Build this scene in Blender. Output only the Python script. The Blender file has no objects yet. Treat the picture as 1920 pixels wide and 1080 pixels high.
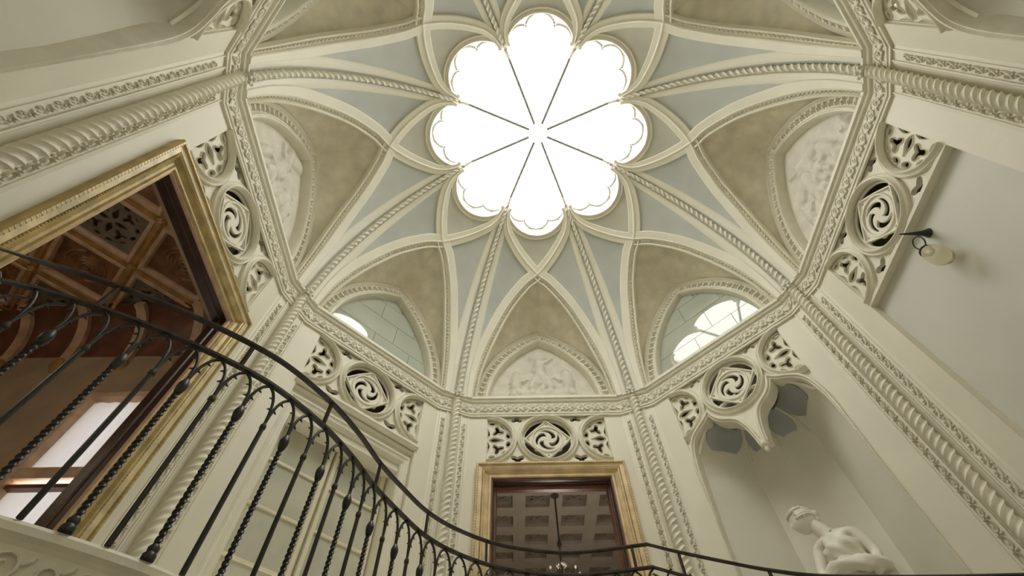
import bpy, bmesh, math, random
from math import sin, cos, pi, sqrt, radians, atan2, hypot
from mathutils import Vector, Matrix
random.seed(7)
SC = bpy.context.scene
COL = SC.collection

# ------------------------------------------------------------------ camera
ZB = 3.33                       # height of the boss / cornice line above the gallery floor
AP = 2.72                       # apothem of the eight walls
def make_camera():
    yaw, pit, rol = 0.0145, 1.013, -0.026
    f = Vector((sin(yaw)*cos(pit), cos(yaw)*cos(pit), sin(pit)))
    r = Vector((cos(yaw), -sin(yaw), 0)); u = r.cross(f)
    r2 = r*cos(rol)+u*sin(rol); u2 = -r*sin(rol)+u*cos(rol)
    cd = bpy.data.cameras.new('camera'); cam = bpy.data.objects.new('camera', cd); COL.objects.link(cam)
    cd.sensor_width = 36; cd.lens = 905.9/1920*36; cd.clip_start = .02
    m = Matrix((( r2.x, u2.x, -f.x, -.4293), (r2.y, u2.y, -f.y, -1.6843), (r2.z, u2.z, -f.z, ZB-4.3555), (0, 0, 0, 1)))
    cam.matrix_world = m
    SC.camera = cam
make_camera()

# ------------------------------------------------------------------ light: a bright white overcast sky over the skylight
SKY = 7.0
w = bpy.data.worlds.new('sky'); SC.world = w; w.use_nodes = True
bg = w.node_tree.nodes['Background']; bg.inputs[0].default_value = (1.0, .985, .955, 1); bg.inputs[1].default_value = SKY
def portal(name, loc, rot, sx, sy):
    l = bpy.data.lights.new(name, 'AREA'); l.shape = 'RECTANGLE'; l.size = sx; l.size_y = sy
    l.cycles.is_portal = True
    o = bpy.data.objects.new(name, l); COL.objects.link(o); o.location = loc; o.rotation_euler = rot
portal('skylight_portal', (0, 0, ZB+2.40), (0, 0, 0), 3.0, 3.0)
portal('window_portal', (-3.45, 1.30, 1.05), (-pi/2, 0, 0), .95, 1.75)
SC.view_settings.view_transform = 'Standard'; SC.view_settings.look = 'None'
SC.view_settings.gamma = 1; SC.view_settings.use_curve_mapping = False
SC.view_settings.exposure = 0.32
SC.cycles.diffuse_bounces = 7; SC.cycles.max_bounces = 14

# ------------------------------------------------------------------ materials
MATS = {}
def mat(name, col, rough=.6, var=.08, scale=3.0, bump=0.0, bscale=40, metallic=0, spec=.5, col2=None, detail=4, ior=1.5):
    if name in MATS: return MATS[name]
    m = bpy.data.materials.new(name); m.use_nodes = True; nt = m.node_tree; N = nt.nodes; L = nt.links
    b = N['Principled BSDF']; b.inputs['Roughness'].default_value = rough; b.inputs['Metallic'].default_value = metallic
    b.inputs['Specular IOR Level'].default_value = spec; b.inputs['IOR'].default_value = ior
    tc = N.new('ShaderNodeTexCoord'); mp = N.new('ShaderNodeMapping'); L.new(tc.outputs['Object'], mp.inputs['Vector'])
    nz = N.new('ShaderNodeTexNoise'); nz.inputs['Scale'].default_value = scale; nz.inputs['Detail'].default_value = detail
    L.new(mp.outputs[0], nz.inputs['Vector'])
    cr = N.new('ShaderNodeValToRGB'); L.new(nz.outputs['Fac'], cr.inputs['Fac'])
    c2 = col2 or tuple(c*(1-var*1.6) for c in col); c1 = tuple(min(1, c*(1+var*.6)) for c in col)
    cr.color_ramp.elements[0].position = .3; cr.color_ramp.elements[1].position = .7
    cr.color_ramp.elements[0].color = (*c2, 1); cr.color_ramp.elements[1].color = (*c1, 1)
    L.new(cr.outputs[0], b.inputs['Base Color'])
    if bump:
        n2 = N.new('ShaderNodeTexNoise'); n2.inputs['Scale'].default_value = bscale; L.new(mp.outputs[0], n2.inputs['Vector'])
        bp = N.new('ShaderNodeBump'); bp.inputs['Strength'].default_value = bump; bp.inputs['Distance'].default_value = .01
        L.new(n2.outputs['Fac'], bp.inputs['Height']); L.new(bp.outputs[0], b.inputs['Normal'])
    MATS[name] = m
    return m
CREAM = mat('cream_plaster', (.80, .765, .64), .55, .04, 2.0, .08, 30)
STONE = mat('carved_stucco', (.785, .752, .63), .6, .05, 9.0, .12, 60)
ORN = mat('leaf_stucco', (.71, .675, .555), .65, .08, 14.0, .15, 80)
GREYWALL = mat('grey_plaster', (.67, .662, .595), .6, .05, 1.2, .06, 25)
SEV = mat('severy_fresco', (.78, .735, .585), .7, .12, 5.5, .1, 30, detail=8)
BLUE = mat('web_blue_plaster', (.515, .535, .495), .6, .07, 2.6, .05, 30)
PALE = mat('web_pale_plaster', (.585, .575, .495), .6, .07, 2.6, .05, 30)
RELIEF = mat('relief_stucco', (.66, .625, .52), .65, .08, 8.0, .1, 40)
MARBLE = mat('white_marble', (.82, .79, .69), .4, .05, 6.0, .03, 30)
GOLD = mat('gilt_wood', (.50, .375, .155), .42, .22, 9.0, .12, 50, metallic=.15)
PGOLD = mat('pale_gilt', (.74, .62, .38), .4, .2, 9.0, .1, 50, metallic=.1)
TAN = mat('tan_gilt', (.70, .54, .31), .45, .2, 7.0, .12, 45, metallic=.05)
DKWOOD = mat('dark_wood', (.060, .028, .018), .35, .3, 6.0, .1, 30)
REDWOOD = mat('red_brown_wood', (.17, .065, .035), .4, .3, 6.0, .1, 30)
BRWOOD = mat('brown_ceiling_wood', (.26, .125, .055), .45, .3, 7.0, .15, 40)
BRGILT = mat('coffer_gilt', (.45, .25, .08), .4, .3, 8.0, .1, 40)
PINK = mat('coffer_border', (.62, .42, .26), .5, .2, 8.0, .1, 40)
GREYWOOD = mat('grey_coffer_wood', (.36, .315, .265), .5, .1, 5.0, .08, 30)
GREYDK = mat('grey_coffer_panel', (.20, .165, .125), .5, .2, 9.0, .12, 40)
IRON = mat('black_iron', (.013, .011, .010), .40, .25, 20.0, .1, 80, spec=.5)
IRON2 = mat('worn_iron_rail', (.055, .043, .033), .6, .3, 12.0, .08, 60, spec=.25)
ROOMWALL = mat('brown_room_wall', (.42, .31, .20), .6, .12, 3.0)
FLOORM = mat('stone_floor', (.42, .38, .30), .5, .12, 2.5)
LEAD = mat('lead_bar', (.20, .205, .18), .5, .1, 9.0)
BARW = mat('white_glazing_bar', (.50, .49, .46), .5, .04, 5.0)
GLASSY = mat('frosted_lunette_glass', (.46, .49, .41), .02, .08, 1.5, ior=1.75)
DOORGL = mat('greenish_door_glass', (.56, .545, .44), .03, .2, 2.2, ior=1.6, col2=(.42, .43, .36))
WINWOOD = mat('cream_window_paint', (.74, .69, .52), .45, .05, 4.0)
CAVITY = mat('shade_dark_cavity', (.16, .135, .10), .9, .2, 8.0)  # dark tone stands in for the shade behind the tracery holes
def pane_material(name, gloss=.04, tint=(.97, .98, .97)):
    m = bpy.data.materials.new(name); m.use_nodes = True; nt = m.node_tree; nt.nodes.clear()
    o = nt.nodes.new('ShaderNodeOutputMaterial'); mx = nt.nodes.new('ShaderNodeMixShader')
    t = nt.nodes.new('ShaderNodeBsdfTransparent'); t.inputs[0].default_value = (*tint, 1)
    g = nt.nodes.new('ShaderNodeBsdfGlossy'); g.inputs['Roughness'].default_value = .02
    fr = nt.nodes.new('ShaderNodeFresnel'); fr.inputs[0].default_value = 1.0+gloss*12
    nt.links.new(fr.outputs[0], mx.inputs[0]); nt.links.new(t.outputs[0], mx.inputs[1]); nt.links.new(g.outputs[0], mx.inputs[2])
    nt.links.new(mx.outputs[0], o.inputs[0]); return m
PANE = pane_material('clear_skylight_glass')
PANE2 = pane_material('clear_door_glass', .015, (.9, .9, .88))
def curtain_material():
    m = bpy.data.materials.new('white_blind_cloth'); m.use_nodes = True; nt = m.node_tree; nt.nodes.clear()
    o = nt.nodes.new('ShaderNodeOutputMaterial'); mx = nt.nodes.new('ShaderNodeMixShader'); mx.inputs[0].default_value = .5
    d = nt.nodes.new('ShaderNodeBsdfDiffuse'); d.inputs[0].default_value = (.75, .72, .70, 1)
    t = nt.nodes.new('ShaderNodeBsdfTranslucent'); t.inputs[0].default_value = (.19, .184, .184, 1)
    nt.links.new(d.outputs[0], mx.inputs[1]); nt.links.new(t.outputs[0], mx.inputs[2]); nt.links.new(mx.outputs[0], o.inputs[0])
    return m
CLOTH = curtain_material()
def bulb_material():
    m = bpy.data.materials.new('amber_bulb_glass'); m.use_nodes = True; b = m.node_tree.nodes['Principled BSDF']
    b.inputs['Base Color'].default_value = (.93, .88, .70, 1); b.inputs['Roughness'].default_value = .08
    b.inputs['Transmission Weight'].default_value = .75; b.inputs['IOR'].default_value = 1.15
    return m
BULB = bulb_material()
CHROME = mat('bright_metal', (.62, .58, .50), .2, .1, 5.0, metallic=.9)

# ------------------------------------------------------------------ mesh helpers
class MB:
    def __init__(s): s.v = []; s.f = []
    def add(s, v, f):
        o = len(s.v); s.v += [tuple(p) for p in v]; s.f += [tuple(i+o for i in q) for q in f]
    def box(s, x0, x1, y0, y1, z0, z1):
        s.add([(x0,y0,z0),(x1,y0,z0),(x1,y1,z0),(x0,y1,z0),(x0,y0,z1),(x1,y0,z1),(x1,y1,z1),(x0,y1,z1)],
              [(0,3,2,1),(4,5,6,7),(0,1,5,4),(1,2,6,5),(2,3,7,6),(3,0,4,7)])
    def quad(s, *p): s.add(p, [tuple(range(len(p)))])
    def sweep(s, pts, Ns, prof, closed=False, cprof=True, cap=True, twist=None, scale=None):
        """profile (a,b): a along T x N, b along N; mitred at corners"""
        n = len(pts); P = [Vector(p) for p in pts]; vs = []; m = len(prof(0)) if callable(prof) else len(prof)
        for i in range(n):
            a = P[i-1] if (i > 0 or closed) else None; c = P[(i+1) % n] if (i < n-1 or closed) else None
            t1 = (P[i]-a).normalized() if a is not None else None; t2 = (c-P[i]).normalized() if c is not None else None
            if t1 is None: t1 = t2
            if t2 is None: t2 = t1
            T = (t1+t2); T = T.normalized() if T.length > 1e-6 else t1
            k = 1/max(.35, T.dot(t1)); N = Vector(Ns[i] if isinstance(Ns, list) else Ns)
            B = T.cross(N).normalized(); N2 = N
            tw = twist(i) if twist else 0; sc = scale(i) if scale else 1
            for (x, y) in (prof(i) if callable(prof) else prof):
                if tw: x, y = x*cos(tw)-y*sin(tw), x*sin(tw)+y*cos(tw)
                vs.append(P[i]+B*(x*k*sc)+N2*(y*sc))
        fs = []; mm = m if cprof else m-1
        for i in range(n if closed else n-1):
            for j in range(mm):
                fs.append((i*m+j, i*m+(j+1) % m, ((i+1) % n)*m+(j+1) % m, ((i+1) % n)*m+j))
        if cap and cprof and not closed:
            fs.append(tuple(range(m))); fs.append(tuple((n-1)*m+j for j in reversed(range(m))))
        s.add(vs, fs)
    def lump(s, c, X, Y, N, rx, ry, h, n=8):
        """a low rounded boss: centre c, in-plane axes X,Y, outward N"""
        c = Vector(c); X = Vector(X); Y = Vector(Y); N = Vector(N); vs = []
        for (k, hh) in ((1, 0), (.72, .72)):
            for i in range(n):
                t = 2*pi*i/n; vs.append(c+X*(rx*k*cos(t))+Y*(ry*k*sin(t))+N*(h*hh))
        vs.append(c+N*h)
        fs = [(i, (i+1) % n, n+(i+1) % n, n+i) for i in range(n)]+[(n+i, n+(i+1) % n, 2*n) for i in range(n)]
        s.add(vs, fs)
    def ball(s, c, r, nu=8, nv=6, sz=1.0):
        vs = [(c[0], c[1], c[2]+r*sz)]
        for j in range(1, nv):
            a = pi*j/nv
            for i in range(nu): t = 2*pi*i/nu; vs.append((c[0]+r*sin(a)*cos(t), c[1]+r*sin(a)*sin(t), c[2]+r*sz*cos(a)))
        vs.append((c[0], c[1], c[2]-r*sz)); fs = [(0, 1+i, 1+(i+1) % nu) for i in range(nu)]
        for j in range(nv-2):
            for i in range(nu): fs.append((1+j*nu+i, 1+(j+1)*nu+i, 1+(j+1)*nu+(i+1) % nu, 1+j*nu+(i+1) % nu))
        L = len(vs)-1; fs += [(L, 1+(nv-2)*nu+(i+1) % nu, 1+(nv-2)*nu+i) for i in range(nu)]
        s.add(vs, fs)
    def lathe(s, prof, c=(0, 0, 0), n=16):
        vs = []; m = len(prof)
        for i in range(n):
            t = 2*pi*i/n
            for (r, z) in prof: vs.append((c[0]+r*cos(t), c[1]+r*sin(t), c[2]+z))
        fs = [(i*m+j, ((i+1) % n)*m+j, ((i+1) % n)*m+j+1, i*m+j+1) for i in range(n) for j in range(m-1)]
        s.add(vs, fs)
    def mesh(s, name, m, smooth=True, ang=40):
        me = bpy.data.meshes.new(name); me.from_pydata(s.v, [], s.f); me.update()
        bm = bmesh.new(); bm.from_mesh(me); bmesh.ops.recalc_face_normals(bm, faces=bm.faces); bm.to_mesh(me); bm.free()
        if smooth:
            me.polygons.foreach_set('use_smooth', [True]*len(me.polygons))
            try: me.set_sharp_from_angle(angle=radians(ang))
            except Exception: pass
        me.materials.append(m); return me
    def build(s, name, m, parent=None, **k):
        return obj(name, s.mesh(name, m, **k), parent)
def obj(name, me, parent=None, loc=None, rz=None, kind=None):
    o = bpy.data.objects.new(name, me); COL.objects.link(o)
    if parent is not None: o.parent = parent
    if loc is not None: o.location = loc
    if rz is not None: o.rotation_euler = (0, 0, rz)
    if kind: o['kind'] = kind
    return o
def tag(o, label, cat, kind=None, group=None):
    o['label'] = label; o['category'] = cat
    if kind: o['kind'] = kind
    if group: o['group'] = group
    return o
def empty(name, loc=(0, 0, 0), rz=0):
    o = bpy.data.objects.new(name, None); COL.objects.link(o); o.location = loc; o.rotation_euler = (0, 0, rz); return o
def spline(pts, n):
    """Catmull-Rom through tuples"""
    P = [tuple(2*a-b for a, b in zip(pts[0], pts[1]))]+list(pts)+[tuple(2*a-b for a, b in zip(pts[-1], pts[-2]))]
    out = []
    for i in range(1, len(P)-2):
        for j in range(n):
            t = j/n; out.append(tuple(.5*(2*b+(c-a)*t+(2*a-5*b+4*c-d)*t*t+(3*b-a-3*c+d)*t**3) for a, b, c, d in zip(P[i-1], P[i], P[i+1], P[i+2])))
    out.append(tuple(pts[-1])); return out
def resample(pts, step):
    P = [Vector(p) for p in pts]; d = [0]
    for i in range(1, len(P)): d.append(d[-1]+(P[i]-P[i-1]).length)
    n = max(2, int(round(d[-1]/step))); out = []; k = 0
    for i in range(n+1):
        t = d[-1]*i/n
        while k < len(P)-2 and d[k+1] < t: k += 1
        f = (t-d[k])/max(1e-9, d[k+1]-d[k]); out.append(P[k].lerp(P[k+1], min(1, max(0, f))))
    return out
def plate(loops, depth, bevel=.005):
    """flat plate in the x,z plane with even-odd holes; front face towards -y. loops: lists of (x,z)"""
    cu = bpy.data.curves.new('tmp', 'CURVE'); cu.dimensions = '2D'; cu.fill_mode = 'BOTH'; cu.extrude = depth/2-bevel
    cu.bevel_depth = bevel; cu.bevel_resolution = 0
    for lp in loops:
        sp = cu.splines.new('POLY'); sp.points.add(len(lp)-1); sp.use_cyclic_u = True
        for i, (x, z) in enumerate(lp): sp.points[i].co = (x, z, 0, 1)
    o = bpy.data.objects.new('tmp', cu); COL.objects.link(o); bpy.context.view_layer.update()
    me = bpy.data.meshes.new_from_object(o.evaluated_get(bpy.context.evaluated_depsgraph_get()))
    bpy.data.objects.remove(o); bpy.data.curves.remove(cu)
    v = [(p.co.x, -p.co.z, p.co.y) for p in me.vertices]; f = [tuple(p.vertices) for p in me.polygons]
    bpy.data.meshes.remove(me)
    return v, f
def shift(v, dx=0, dy=0, dz=0): return [(a+dx, b+dy, c+dz) for a, b, c in v]
INW = Vector((0, -1, 0))        # towards the room in a wall's own frame
BAYROT = [-pi/4*k for k in range(8)]
SIDES = ['back', 'back_right', 'right', 'front_right', 'front', 'front_left', 'left', 'back_left']
SPOKEN = ['back', 'back right', 'right', 'front right', 'front', 'front left', 'left', 'back left']

# ------------------------------------------------------------------ lower floor
HALF = AP*math.tan(pi/8)
FW = .2                          # half width of the chamfer facet at each corner
KINK = HALF-FW/cos(pi/8)         # where wall meets facet
FR = 2.86                        # radius of the facet
b = MB(); b.add([(3.2*sin(t*pi/4+pi/8), 3.2*cos(t*pi/4+pi/8), -2.63) for t in range(8)]+[(3.2*sin(t*pi/4+pi/8), 3.2*cos(t*pi/4+pi/8), -2.75) for t in range(8)],
    [tuple(range(8)), tuple(range(15, 7, -1))]+[(i, (i+1) % 8, 8+(i+1) % 8, 8+i) for i in range(8)])
tag(b.build('floor', FLOORM, smooth=False), 'stone floor of the hall below the gallery', 'floor', 'structure')

# ------------------------------------------------------------------ walls
KIND = {0: 'door', 1: 'niche', 2: 'plain', 3: 'niche', 4: 'plain', 5: 'niche', 6: 'door', 7: 'window'}
TB, TT = 2.42, 3.13              # tracery zone
TC, TR = 2.775, .352             # centre height and radius of the tracery rings
def wall_mesh(kind):
    b = MB(); K = KINK+.004
    b.quad((-K, 0, -2.63), (K, 0, -2.63), (K, 0, 0), (-K, 0, 0))
    for s in (-1, 1):            # plain pilaster strips
        x0, x1 = sorted((s*.70, s*K)); b.box(x0, x1, 0, .125 if kind == 'door' else .34, 0, 3.16)
        x0, x1 = sorted((s*.70, s*.80)); b.box(x0, x1, .0, .012, 0, .001)
    # cavity behind the tracery
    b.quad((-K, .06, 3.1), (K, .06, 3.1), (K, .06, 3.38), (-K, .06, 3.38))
    if kind == 'door':
        b.box(-.71, .71, .10, .13, 2.245, TB)
        for s in (-1, 1):
            x0, x1 = sorted((s*.645, s*.71)); b.box(x0, x1, .05, .13, 0, 2.3)
    if kind == 'window':
        b.box(-.71, .71, .10, .40, 2.12, TB)
        for s in (-1, 1):
            x0, x1 = sorted((s*.61, s*.71)); b.box(x0, x1, .06, .40, 0, 2.2)
    return b
WM = {}
WALL = []
for k in range(8):
    kd = KIND[k]
    if kd not in WM: WM[kd] = wall_mesh(kd).mesh('wall', CREAM, smooth=False)
    o = obj('wall_'+SIDES[k], WM[kd], None, (AP*sin(k*pi/4), AP*cos(k*pi/4), 0), BAYROT[k])
    feat = {'door': 'with a gilt framed doorway', 'niche': 'with an arched statue niche', 'plain': 'plain below its tracery', 'window': 'with a tall glazed door'}[kd]
    tag(o, 'cream plaster %s wall of the octagon %s' % (SPOKEN[k], feat), 'wall', 'structure')
    WALL.append(o)
    if kd == 'plain': b = MB(); b.box(-.705, .705, .065, .34, 0, TB); b.build('recessed_panel', GREYWALL, o, smooth=False)
# ---- tracery shapes
def circ(cx, cz, r, n=48, a0=0, a1=2*pi): return [(cx+r*cos(a0+(a1-a0)*i/n), cz+r*sin(a0+(a1-a0)*i/n)) for i in range(n)]
def rotl(lp, a, cx=0, cz=0): return [(cx+x*cos(a)-z*sin(a), cz+x*sin(a)+z*cos(a)) for x, z in lp]
def swirl_holes():
    H = []
    for q in range(4):
        a = q*pi/2
        lens = [(.275*cos(t), .275*sin(t)) for t in [radians(11+68*i/12) for i in range(13)]]
        d = .194
        ch = []
        for i in range(9):
            t = -1+2*i/8; off = .020*max(0, 1-abs(t)*5)-.006*cos(t*pi/2)
            px = (cos(pi/4)*(d+off)+sin(pi/4)*t*.165, sin(pi/4)*(d+off)-cos(pi/4)*t*.165)
            ch.append(px)
        H.append(rotl(lens+ch, a))
        H.append(rotl([(.212, -.020), (.242, 0), (.212, .020)], a))
        # comma-shaped mouchette
        L, R_ = [], []
        for i in range(13):
            t = i/12; ph = radians(-8+112*t); rr = .060+.080*t**.8; wd = .034*(1-t)**.55+.004
            if i == 0: wd = .021
            L.append(((rr+wd)*cos(ph), (rr+wd)*sin(ph))); R_.append(((rr-wd*.85)*cos(ph), (rr-wd*.85)*sin(ph)))
        H.append(rotl(L+R_[::-1], a+radians(20)))
    return H
def drop(r0, r1, w, a, n=8):
    L, R_ = [], []
    for i in range(n+1):
        t = i/n; r = r0+(r1-r0)*t; wd = w*sin(pi*min(1, t**1.5*.93+.035))
        L.append((r, wd)); R_.append((r, -wd))
    return rotl(L+R_[::-1], a)
def trefoil(cx, cz, s, a):
    P = []
    for i in range(45):
        t = 2*pi*i/45; r = s*(.40+.60*max(0, .5+.5*cos(3*t))**1.1)
        P.append((r*cos(t), r*sin(t)))
    return rotl(P, a, cx, cz)
def clip_x(lp, lim):
    out = []
    for (p, q) in zip(lp, lp[1:]+lp[:1]):
        if p[0] >= lim: out.append(p)
        if (p[0]-lim)*(q[0]-lim) < 0: t = (lim-p[0])/(q[0]-p[0]); out.append((lim, p[1]+(q[1]-p[1])*t))
    return out
def oval(r, a, l, w_):
    return [(r*cos(a)+l*cos(t)*-sin(a)+w_*sin(t)*cos(a), r*sin(a)+l*cos(t)*cos(a)+w_*sin(t)*sin(a)) for t in [2*pi*i/12 for i in range(12)]]
def petal_holes():
    H = []
    for q in range(4):
        a = q*pi/2
        H.append([(x_*cos(a)-z_*sin(a), x_*sin(a)+z_*cos(a)) for x_, z_ in [(.215-x, z) for x, z in drop(.02, .190, .036, 0, 14)]])
        H.append(trefoil(.178*cos(a+pi/4), .178*sin(a+pi/4), .076, a+pi/4+pi))
        H.append(oval(.252, a+radians(13.5), .038, .025)); H.append(oval(.252, a-radians(13.5), .038, .025)); H.append(oval(.262, a+pi/4, .034, .013))
    return H
PET = petal_holes(); SWI = swirl_holes()
def clip_half(lp, s, lim):
    """keep only loops that lie inside |x|<lim after placement"""
    return all(s*(x) < lim for x, z in lp)
def ring_profile(w=.062, h=.055):
    return [(-w/2, 0), (-w/2, h*.55), (-w/2+.010, h*.8), (-w/2+.018, h), (-.006, h*.95), (.002, h*.62), (w/2-.016, h*.50), (w/2-.008, h*.62), (w/2, h*.5), (w/2, 0)]
OGEE = [(-.70, .0), (-.70, 1.2), (-.70, 1.95), (-.688, 2.15), (-.655, 2.31), (-.60, 2.41), (-.52, 2.475), (-.42, 2.535), (-.352, 2.60)]
OGEE2 = [(-.352, 2.60), (-.315, 2.50), (-.25, 2.425), (-.17, 2.375), (-.105, 2.31), (-.06, 2.20), (-.035, 2.08), (-.026, 1.99)]
def tracery(kind):
    """returns dict of meshes"""
    M = {}
    if kind == 'niche':
        left = spline(OGEE[2:], 4)+spline(OGEE2, 4)[1:]
        bot = left+[(-x, z) for x, z in reversed(left)]
        outer = [(-.715, 1.95)]+bot+[(.715, 1.95), (.715, TT), (-.715, TT)]
    else:
        outer = [(-.715, TB), (.715, TB), (.715, TT), (-.715, TT)]
    loops = [outer, circ(0, TC, TR-.045, 56)]
    for s in (-1, 1):
        a0 = pi/2 if s > 0 else -pi/2
        loops.append([(s*.70+(TR-.045)*cos(a0+pi*i/28), TC+(TR-.045)*sin(a0+pi*i/28)) for i in range(29)])
        # small pierced spandrel trefoils between the rings
        loops.append(trefoil(s*.352, TT-.060, .072, pi/2))
        if kind != 'niche': loops.append(trefoil(s*.352, TB+.070, .085, -pi/2))
    b = MB(); v, f = plate(loops, .045, .004); b.add(shift(v, 0, .066), f)
    if kind != 'niche': b.box(-.70, .70, .02, .125, TB-.012, TB+.02)
    M['panel'] = b.mesh('spandrel_plate', STONE, ang=30)
    # rings
    b = MB()
    c = [(x, .045, z) for x, z in circ(0, TC, TR-.031, 56)]; b.sweep(c, INW, ring_profile(), closed=True)
    M['ring'] = b.mesh('moulded_ring', STONE)
    b = MB()
    c = [(-.70+(TR-.031)*cos(a), .045, TC+(TR-.031)*sin(a)) for a in [pi/2-pi*i/28 for i in range(29)]]
    b.sweep(c, INW, [(-x, y) for x, y in ring_profile()], closed=False); M['half_ring'] = b.mesh('moulded_half_ring', STONE)
    b = MB(); v, f = plate([circ(0, TC, .318, 56)]+[[(x, TC+z) for x, z in h] for h in SWI], .026, .005); b.add(shift(v, 0, .071), f)
    c = [(x, .058, z) for x, z in circ(0, TC, .176, 48)]
    b.sweep(c, INW, [(-.011, 0), (-.007, .016), (.007, .016), (.011, 0)], closed=True)
    for q in range(4):             # raised diamond fillets
        a = q*pi/2; p0 = rotl([(.262, 0)], a)[0]; p1 = rotl([(0, .262)], a)[0]; mid = ((p0[0]+p1[0])*.525, (p0[1]+p1[1])*.525)
        b.sweep([(x, .058, TC+z) for x, z in spline([p0, mid, p1], 5)], INW, [(-.010, 0), (-.006, .017), (.006, .017), (.010, 0)])
    M['swirl'] = b.mesh('swirl_tracery', STONE, ang=30)
    b = MB(); hs = [h for h in (clip_x(h, .010) for h in PET) if len(h) > 3 and max(x for x, z in h) > .02]
    # the drop on the cut side is kept as a half
    half = [(0.0, -.318)]+[(.318*cos(a), .318*sin(a)) for a in [-pi/2+pi*i/32 for i in range(33)]]+[(0, .318)]
    half = [(-.015, -.318)]+half[1:-1]+[(-.015, .318)]
    v, f = plate([[(x-.70, TC+z) for x, z in half]]+[[(x-.70, TC+z) for x, z in h] for h in hs], .024, .004)
    b.add(shift(v, 0, .072), f)
    for h in hs:
        if len(h) > 20 or True:
            c = [(x-.70, .06, TC+z) for x, z in h]
            b.sweep(c, INW, [(-.006, 0), (-.002, .012), (.004, 0)], closed=True)
    M['petal'] = b.mesh('petal_tracery', STONE, ang=30)
    if kind == 'niche':
        b = MB(); prof = [(-.022, -.02), (-.022, .035), (-.012, .05), (.004, .05), (.014, .03), (.024, .03), (.030, .012), (.030, -.11), (-.022, -.11)]
        for s in (1, -1):
            for seg in (OGEE, OGEE2):
                pts = [(s*x, .04, z) for x, z in spline(seg, 5)]
                b.sweep(pts, INW, lambda i: [(x*s*(1 if pts[i][2] > 2.15 else max(.15, 1-(2.15-pts[i][2])*1.1)), y*(1 if y < 0 or pts[i][2] > 2.2 else max(.8, 1-(2.2-pts[i][2])))) for x, y in prof])
        M['arch'] = b.mesh('ogee_arch_moulding', STONE)
        b = MB(); b.lathe([(0, -.10), (.014, -.095), (.024, -.075), (.020, -.055), (.032, -.035), (.038, -.012), (.030, .006), (.034, .03), (0, .05)], (0, .02, 1.985), 14)
        for i in range(8):
            t = 2*pi*i/8; b.lump((.026*cos(t), .02+.026*sin(t), 1.965), (-sin(t), cos(t), 0), (0, 0, 1), (cos(t), sin(t), 0), .012, .022, .018, 6)
        M['pendant'] = b.mesh('carved_pendant', STONE)
    return M
TRM = {'straight': tracery('straight'), 'niche': tracery('niche')}
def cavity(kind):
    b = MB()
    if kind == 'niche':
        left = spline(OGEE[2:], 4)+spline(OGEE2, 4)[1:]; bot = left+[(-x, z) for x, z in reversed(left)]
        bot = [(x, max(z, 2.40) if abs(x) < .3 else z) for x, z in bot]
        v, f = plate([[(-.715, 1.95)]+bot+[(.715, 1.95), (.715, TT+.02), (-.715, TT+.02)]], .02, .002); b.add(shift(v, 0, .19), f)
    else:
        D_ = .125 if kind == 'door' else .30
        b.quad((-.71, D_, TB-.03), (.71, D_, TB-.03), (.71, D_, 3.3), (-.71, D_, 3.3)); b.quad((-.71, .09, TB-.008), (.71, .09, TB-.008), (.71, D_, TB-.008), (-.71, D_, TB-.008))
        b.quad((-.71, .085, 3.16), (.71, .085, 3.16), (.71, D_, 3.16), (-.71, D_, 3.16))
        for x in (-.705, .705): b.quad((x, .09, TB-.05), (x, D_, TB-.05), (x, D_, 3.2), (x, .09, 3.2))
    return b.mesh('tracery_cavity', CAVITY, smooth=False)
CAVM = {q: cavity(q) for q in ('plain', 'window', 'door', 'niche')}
mirror_half = {}
def mirrored(me):
    if me.name not in mirror_half:
        m2 = me.copy(); m2.transform(Matrix.Scale(-1, 4, (1, 0, 0))); m2.flip_normals(); mirror_half[me.name] = m2
    return mirror_half[me.name]
for k in range(8):
    M = TRM['niche' if KIND[k] == 'niche' else 'straight']
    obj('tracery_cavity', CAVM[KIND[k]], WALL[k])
    r = obj('tracery_panel', M['panel'], WALL[k], (0, -.025, 0))
    ring = obj('tracery_ring', M['ring'], r)
    obj('swirl_tracery', M['swirl'], r)
    for s in (0, 1):
        obj('tracery_half_ring', mirrored(M['half_ring']) if s else M['half_ring'], r)
        obj('petal_tracery', mirrored(M['petal']) if s else M['petal'], r)
    if 'arch' in M:
        obj('ogee_arch_moulding', M['arch'], r); obj('carved_pendant', M['pendant'], r)

# ------------------------------------------------------------------ cornice (all round) with a carved frieze
def room_poly(off):
    """16-gon plan of the room moved inwards by off, listed from the back wall clockwise"""
    P = []
    for k in range(8):
        a = k*pi/4; kk = HALF-FW/cos(pi/8)-off*math.tan(pi/16)*1.0
        for s in (-1, 1):
            P.append(((AP-off)*sin(a)+s*kk*cos(a), (AP-off)*cos(a)-s*kk*sin(a)))
    return P
b = MB(); prof = [(0, 3.09), (.022, 3.09), (.022, 3.112), (.032, 3.118), (.032, 3.132), (.022, 3.14), (.026, 3.15), (.040, 3.285), (.060, 3.292), (.066, 3.305), (.066, 3.318), (.085, 3.326), (.085, 3.342), (.078, 3.352), (.078, 3.372), (.06, 3.38), (0, 3.384)]
cols = [room_poly(o) for o, z in prof]; n = 16; vs = []
for (o, z), c in zip(prof, cols): vs += [(x, y, z) for x, y in c]
b.add(vs, [(j*n+i, j*n+(i+1) % n, (j+1)*n+(i+1) % n, (j+1)*n+i) for j in range(len(prof)-1) for i in range(n)])
CORN = tag(b.build('trim_1', STONE, smooth=False), 'carved cornice band running round the octagon above the tracery', 'cornice', 'structure')
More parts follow.
